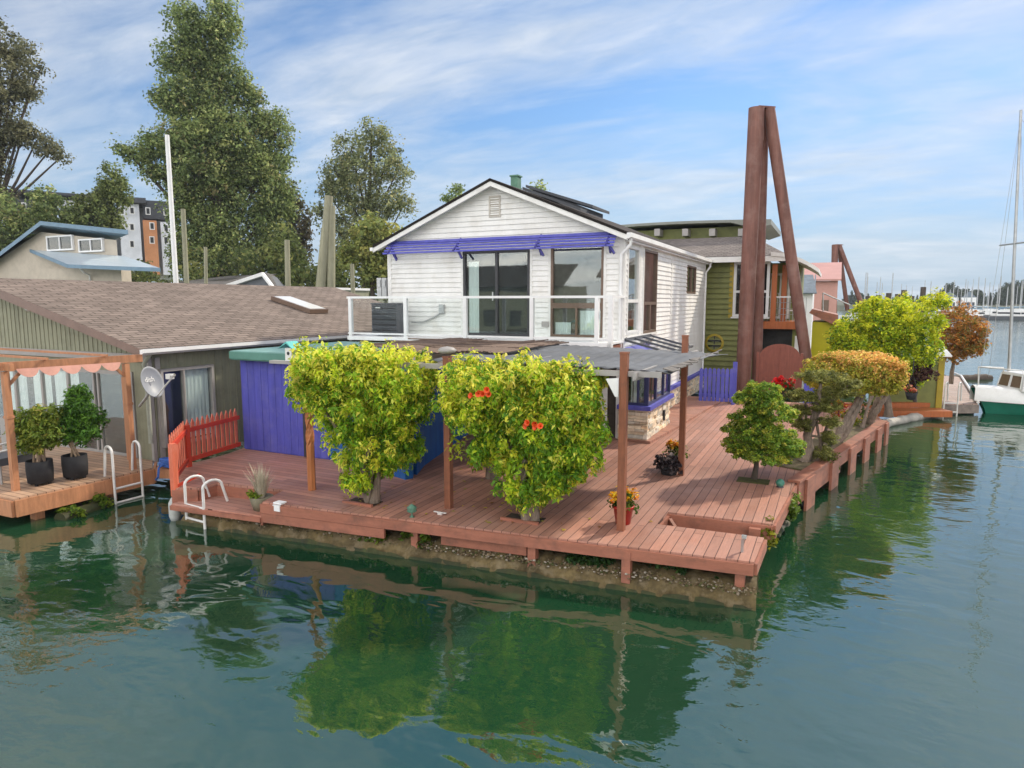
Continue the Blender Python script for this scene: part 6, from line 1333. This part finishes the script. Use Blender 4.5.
def bigtree(label, base_px, d, lobes, n, per, size, cr, pal, seed, r=.5, shell=.35, name='poplar_tree', droop=.2, zb=1.5):
    b0 = aD(base_px, 300, d); b0.z = zb; o = thing(name, label, 'tree', b0)
    lob = [PL(x, y, rx, ry, d + off, max(1.2, rx * d / F * .9)) for x, y, rx, ry, off in lobes]
    leaves('crown', lobe_clumps(lob, n, cr, seed, shell), per, size, pal, mLEAFFAR, o, seed, .62, 1.1, .4, droop)
    top = max(lob, key=lambda l: l[2]); m2 = MB(); rng = random.Random(seed); mid = Vector((b0.x * .5 + top[0] * .5, b0.y * .5 + top[1] * .5, (b0.z + top[2]) / 2))
    m2.tube([b0 - Vector((0, 0, 1)), lerp(b0, mid, .5), mid, lerp(mid, Vector(top[:3]), .6), Vector(top[:3]) + Vector((0, 0, top[5] * .5))], [r, r * .8, r * .6, r * .35, r * .08], 9); build('trunk', m2, mBARKD, o)
    m2 = MB()
    for l in lob:
        z0 = b0.z + (l[2] - b0.z) * rng.uniform(.45, .7); t = (z0 - b0.z) / max(.1, top[2] - b0.z); s0 = Vector((b0.x + (top[0] - b0.x) * t, b0.y + (top[1] - b0.y) * t, z0)); c = Vector(l[:3]); m2.tube([s0, lerp(s0, c, .5) + Vector((0, 0, -.2)), c, c + (c - s0) * .05], [r * .3, r * .2, r * .10, .03], 6)
    build('branch', m2, mBARKD, o); return o
D = 62
bigtree('tall dense poplar cut by the top of the photo behind the white pole', 215, D, [(192, 62, 20, 26, 0), (215, 52, 18, 30, 0), (186, 30, 18, 30, 0), (222, 28, 18, 34, 0), (172, 62, 8, 14, 0), (178, 98, 20, 24, -1), (208, 98, 22, 26, 0), (236, 84, 16, 20, 0), (165, 100, 8, 12, 0), (250, 104, 10, 14, 0), (190, 136, 26, 26, -1), (222, 132, 24, 26, -1), (258, 126, 18, 18, 1), (278, 130, 12, 18, 1), (246, 160, 26, 24, 0), (165, 146, 22, 14, 0), (140, 156, 14, 7, 0), (128, 152, 6, 4, 0), (192, 172, 28, 24, -1), (158, 172, 10, 9, 0), (224, 184, 26, 26, 0), (264, 172, 22, 24, 1), (280, 160, 8, 16, 1), (186, 206, 22, 24, 0), (222, 222, 28, 26, 0), (262, 212, 24, 26, 1), (284, 200, 10, 22, 1), (192, 242, 20, 22, 0), (222, 258, 36, 24, 0), (270, 250, 24, 26, 1), (285, 262, 14, 26, 0), (178, 256, 10, 16, 0)], 2500, 40, .25, .68, far_pal, 201, .75, .25)
bigtree('looser grey green poplar standing left of the white gable', 362, 60, [(372, 135, 18, 16, 0), (352, 150, 20, 18, 0), (388, 152, 16, 16, 0), (365, 170, 34, 18, 0), (336, 172, 16, 14, 0), (396, 175, 18, 14, 0), (350, 195, 30, 18, 0), (385, 200, 24, 16, 0), (404, 205, 12, 10, 0), (330, 195, 14, 14, 0), (362, 225, 30, 22, 0), (345, 245, 24, 22, 0), (378, 245, 22, 22, 0), (320, 215, 10, 12, 0)], 760, 30, .22, .54, [(2, (.24, .28, .13)), (2, (.33, .36, .17)), (1, (.15, .18, .09)), (.8, (.45, .42, .20))], 202, .4, .3)
bigtree('dark tree filling the top left corner', -8, 72, [(0, 70, 26, 16, 0), (18, 88, 18, 10, 0), (-6, 100, 26, 20, 0), (28, 94, 12, 6, 0), (5, 130, 20, 18, 0), (36, 142, 16, 12, 0), (50, 150, 10, 8, 0), (24, 132, 12, 10, 0), (-4, 165, 14, 20, 0), (0, 40, 26, 16, 0), (15, 55, 14, 8, 0), (-30, 120, 30, 60, 0), (60, 158, 5, 4, 0), (-2, 200, 12, 20, 0), (40, 70, 8, 5, 0)], 760, 30, .24, .55, [(2, (.20, .21, .12)), (2, (.28, .27, .15)), (1, (.13, .14, .08))], 203, .5, .4)
bigtree('small bushy tree before the apartment block, left one', 45, 70, [(30, 225, 24, 18, 0), (55, 215, 22, 14, 0), (46, 200, 14, 14, 0), (20, 235, 20, 20, 0), (5, 225, 20, 30, 0), (72, 226, 16, 14, 0), (84, 220, 12, 14, 0)], 430, 28, .26, .56, far_pal, 204, .25, .4)
bigtree('small pointed tree before the apartment block, right one', 108, 70, [(112, 180, 7, 16, 0), (104, 200, 12, 16, 0), (118, 195, 8, 14, 0), (96, 215, 15, 14, 0), (110, 222, 11, 20, 0), (86, 205, 10, 10, 0)], 300, 26, .26, .50, [(2, (.20, .26, .09)), (2, (.29, .33, .12)), (1, (.13, .16, .06))], 205, .2, .4)
bigtree('yellowish bush tree behind the leaning timber piles', 372, 50, [(372, 235, 18, 20, 0), (388, 250, 16, 22, 0), (360, 258, 20, 18, 0), (380, 272, 20, 14, 0)], 260, 24, .32, .55, [(2, (.32, .34, .10)), (2, (.24, .29, .09)), (1, (.42, .40, .12))], 206, .25, .4)
bigtree('thin bare topped tree right of the tall poplar', 300, 70, [(290, 205, 10, 24, 0), (300, 225, 10, 22, 0), (296, 250, 16, 24, 0)], 150, 20, .36, .6, [(2, (.15, .13, .085)), (1, (.12, .125, .07))], 207, .22, .4)
bigtree('tree tip showing over the left roof slope of the white house', 456, 75, [(456, 192, 8, 5, 0), (452, 202, 10, 8, 0), (462, 215, 16, 14, 0), (455, 240, 24, 26, 0)], 130, 22, .36, .7, far_pal, 208, .3, .4)
bigtree('tree tip showing above the roof panels of the white house', 538, 80, [(538, 189, 7, 3, 0), (528, 200, 14, 10, 0), (535, 225, 26, 26, 0)], 130, 22, .36, .7, far_pal, 209, .3, .4)
# one continuous thicket along the bank
rng = np.random.default_rng(77); cl = []
for i in range(1900):
    px = rng.uniform(-120, 440); d = rng.uniform(50, 64) if px > 185 else rng.uniform(66, 78); hmax = (6.4 if px > 185 else 4.2) + 1.6 * math.sin(px * .05) + 1.2 * math.sin(px * .13 + 2); q = aD(px, 300, d); z = 1 + rng.random() ** .7 * hmax; cl.append((q.x, q.y, z, .75, .75, .6))
th = thing('thicket', 'green thicket covering the bank under the tall poplars', 'bushes', aD(200, 300, 56)); th['kind'] = 'stuff'
o = leaves('foliage', cl, 22, .36, [(2, (.11, .15, .05)), (2, (.16, .195, .06)), (1, (.23, .245, .08)), (1, (.08, .10, .04))], mLEAFFAR, th, 210, .6, 1.1, .5); o['kind'] = 'stuff'
# far shore on the right
def shore():
    m2 = MB(); vs = []; n = 40
    for i in range(n + 1):
        px = 700 + i * (700 / n); a = aD(px, 300, 300 + 20 * math.sin(i)); c = aD(px, 300, 700); vs += [(a.x, a.y, -.5), (a.x * 1.03, a.y * 1.03, 2.0), (c.x, c.y, 4)]
    return m2.add(vs, [(3 * i + k, 3 * i + 3 + k, 3 * i + 4 + k, 3 * i + 1 + k) for i in range(n) for k in range(2)])
structure('far_shore', shore(), M('shore_soil', (.09, .10, .06), .95, .3, .05))
fp = [(2, (.055, .08, .045)), (2, (.08, .105, .055)), (1, (.10, .12, .07))]
def fartree(lab, name, h, w, conif, seed):
    o = thing(name, lab, 'tree', (0, 0, 0), 'trees on the far shore'); lob = []
    if conif:
        for i in range(8): t = i / 7; lob.append((0, 0, h * (.2 + .78 * t), w * (1 - t) * .8 + .2, w * (1 - t) * .8 + .2, h * .09))
    else: lob = [(0, 0, h * .6, w * .7, w * .7, h * .36), (w * .5, 0, h * .5, w * .7, w * .7, h * .25), (-w * .5, .2, h * .52, w * .7, w * .7, h * .28), (0, 0, h * .85, w * .5, w * .5, h * .15)]
    leaves('crown', lobe_clumps(lob, 170, 1.0, seed, .4), 14, 1.0, fp, mLEAFFAR, o, seed, .6, 1.1, .4); build('trunk', MB().tube([(0, 0, -1), (0, 0, h * .8)], [.45, .12], 6), mBARKD, o); return o
fa_, fb_ = fartree('dark pointed conifer on the far shore', 'conifer_tree', 19, 2.6, True, 301), fartree('dark rounded tree on the far shore', 'broadleaf_tree', 12, 5.0, False, 302)
random.seed(33); used = [0, 0]
for i in range(78):
    px = 846 + i * 2.55 + random.uniform(-1.5, 1.5); con = random.random() < .82; src = (fa_, fb_)[0 if con else 1]; d = random.uniform(310, 400); q = aD(px, 300, d)
    hpx = 6 + 4 * math.sin(px * .06 + 1) + (14 if px > 1000 else 0) + (6 if 940 < px < 965 else 0) + (-4 if px < 930 else 0) + random.uniform(-5, 5)
    h = max(5, hpx + 12) / F * d * .62; s = h / (19 if con else 12); k = 0 if con else 1
    o = src if not used[k] else dup(src, (q.x, q.y, 1.5), random.uniform(0, 6.28), (s * 1.15, s * 1.15, s))
    if not used[k]: o.location = (q.x, q.y, 1.5); o.scale = (s * 1.15, s * 1.15, s); used[k] = 1

# ================================================================== OPPOSITE BANK, BEHIND THE VIEWER (seen only in window panes)
def across(lab, x, y, w, d, h, wall, roofm):
    o = thing('far_house', lab, 'house', (x, y, 0)); build('wall', MB().b2((x - w / 2, y - d, .3), (x + w / 2, y, h)), wall, o)
    b = MB(); roofquad(b, (x - w / 2 - .5, y + .5, h - .1), (x + w / 2 + .5, y + .5, h - .1), (x + w / 2 + .5, y - d / 2, h + 2.2), (x - w / 2 - .5, y - d / 2, h + 2.2), .1); build('roof', b, roofm, o)
    for i in range(4): xx = x - w * .38 + i * w * .25; build('window', MB().b2((xx - .6, y + .004, 1.4), (xx + .6, y + .05, 3.0)), mDARK, o)
    return o
across('low brown house with a slate blue roof on the opposite bank', 4, -26, 13, 8, 4.6, mCEDAR, mSLATE)
across('white house with a brown roof on the opposite bank', -13, -28, 12, 8, 6.2, mWHITE, mROOFB)
across('beige house with a blue metal roof on the opposite bank', 21, -27, 12, 8, 5.2, mBEIGE, mROOFGREY)
across('sage house with a dark roof on the opposite bank', -30, -30, 12, 8, 5.4, mSAGE, mROOFD)
# ================================================================== SKY AND SUN
SUN_AZ, SUN_EL = R(29.5), R(38)       # azimuth measured from +Y towards +X
w = bpy.data.worlds.new('World'); scene.world = w; w.use_nodes = True
nt = w.node_tree; bgn = nt.nodes['Background']
sky = N(nt, 'ShaderNodeTexSky'); sky.sky_type = 'NISHITA'; sky.sun_disc = False; sky.sun_elevation = SUN_EL; sky.sun_rotation = SUN_AZ; sky.altitude = 0; sky.air_density = 1.0; sky.dust_density = .8; sky.ozone_density = 1.5
tc = N(nt, 'ShaderNodeTexCoord').outputs['Generated']
sx = N(nt, 'ShaderNodeSeparateXYZ'); L(nt, tc, sx.inputs[0])
zc = N(nt, 'ShaderNodeMath', operation='MAXIMUM'); L(nt, sx.outputs[2], zc.inputs[0]); zc.inputs[1].default_value = 0.0
za = N(nt, 'ShaderNodeMath', operation='ADD'); L(nt, zc.outputs[0], za.inputs[0]); za.inputs[1].default_value = .22
ux = N(nt, 'ShaderNodeMath', operation='DIVIDE'); L(nt, sx.outputs[0], ux.inputs[0]); L(nt, za.outputs[0], ux.inputs[1])
uy = N(nt, 'ShaderNodeMath', operation='DIVIDE'); L(nt, sx.outputs[1], uy.inputs[0]); L(nt, za.outputs[0], uy.inputs[1])
cv = N(nt, 'ShaderNodeCombineXYZ'); L(nt, ux.outputs[0], cv.inputs[0]); L(nt, uy.outputs[0], cv.inputs[1])
cm = mapping(nt, cv.outputs[0], (1.0, 2.1, 1), (0, 0, R(-42)))
n1 = noise(nt, cm, 1.05, 8, .60, .55); n2 = noise(nt, mapping(nt, cv.outputs[0], (2.6, 6.0, 1), (0, 0, R(-30))), 1.4, 6, .6, .5)
add = N(nt, 'ShaderNodeMath', operation='MULTIPLY_ADD'); L(nt, n2, add.inputs[0]); add.inputs[1].default_value = .22; L(nt, n1, add.inputs[2])
# cloud sheet made slightly thicker behind the viewer, out of view, for fill light
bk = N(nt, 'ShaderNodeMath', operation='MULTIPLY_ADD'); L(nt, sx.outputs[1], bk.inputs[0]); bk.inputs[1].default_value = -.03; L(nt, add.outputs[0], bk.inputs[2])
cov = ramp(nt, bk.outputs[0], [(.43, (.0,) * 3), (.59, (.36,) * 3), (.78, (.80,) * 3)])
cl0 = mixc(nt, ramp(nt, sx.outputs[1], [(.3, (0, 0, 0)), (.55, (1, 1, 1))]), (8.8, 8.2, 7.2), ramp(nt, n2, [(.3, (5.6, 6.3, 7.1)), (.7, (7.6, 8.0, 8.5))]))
# clouds behind the viewer, out of view, are brightened to fill the shaded facades
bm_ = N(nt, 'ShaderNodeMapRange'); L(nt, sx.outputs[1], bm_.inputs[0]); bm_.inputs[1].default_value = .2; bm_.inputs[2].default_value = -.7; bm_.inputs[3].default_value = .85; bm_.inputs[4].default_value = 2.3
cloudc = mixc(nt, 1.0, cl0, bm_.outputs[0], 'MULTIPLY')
skc = N(nt, 'ShaderNodeMix'); skc.data_type = 'RGBA'; skc.blend_type = 'MULTIPLY'; skc.inputs[0].default_value = 1; L(nt, sky.outputs[0], skc.inputs[6]); sunw = N(nt, 'ShaderNodeMapRange'); L(nt, sx.outputs[0], sunw.inputs[0]); sunw.inputs[1].default_value = -.2; sunw.inputs[2].default_value = .6; sunw.inputs[3].default_value = 0; sunw.inputs[4].default_value = 1
L(nt, mixc(nt, sunw.outputs[0], (.66, .90, 1.12), (.40, .50, .78)), skc.inputs[7])
hz_ = N(nt, 'ShaderNodeMapRange'); L(nt, sx.outputs[2], hz_.inputs[0]); hz_.inputs[1].default_value = .0; hz_.inputs[2].default_value = .26; hz_.inputs[3].default_value = .85; hz_.inputs[4].default_value = 0
skh = mixc(nt, hz_.outputs[0], skc.outputs[2], (2.4, 3.5, 4.9))
fy_ = N(nt, 'ShaderNodeMapRange'); L(nt, sx.outputs[1], fy_.inputs[0]); fy_.inputs[1].default_value = -.35; fy_.inputs[2].default_value = .15; fy_.inputs[3].default_value = 1.22; fy_.inputs[4].default_value = .70  # sky behind the viewer raised for fill, sky ahead lowered
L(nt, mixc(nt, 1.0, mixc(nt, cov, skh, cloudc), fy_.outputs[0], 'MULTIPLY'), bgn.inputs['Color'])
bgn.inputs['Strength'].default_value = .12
sd_ = bpy.data.lights.new('sun', 'SUN'); sd_.energy = 2.6; sd_.angle = R(3); sd_.color = (1.0, .90, .74)
so = bpy.data.objects.new('sun', sd_); COL.objects.link(so)
sv = Vector((math.sin(SUN_AZ) * math.cos(SUN_EL), math.cos(SUN_AZ) * math.cos(SUN_EL), math.sin(SUN_EL)))
so.rotation_euler = sv.to_track_quat('Z', 'Y').to_euler(); so.location = (10, 10, 30)
scene.view_settings.view_transform = 'Standard'; scene.view_settings.look = 'None'; scene.view_settings.exposure = 0.68; scene.view_settings.gamma = 1.0; scene.view_settings.use_curve_mapping = False
scene.cycles.use_denoising = True; scene.cycles.max_bounces = 8; scene.cycles.transparent_max_bounces = 16

hm = bpy.data.materials.new('haze_air'); hm.use_nodes = True; hn = hm.node_tree; hn.nodes.remove(hn.nodes['Principled BSDF'])
pv = hn.nodes.new('ShaderNodeVolumePrincipled'); pv.inputs['Color'].default_value = (.80, .88, 1.0, 1); pv.inputs['Density'].default_value = .0003; L(hn, pv.outputs[0], hn.nodes['Material Output'].inputs['Volume'])
hz = build('haze', MB().b2((-950, -950, -3.5), (950, 950, 48)), hm); hz['kind'] = 'stuff'
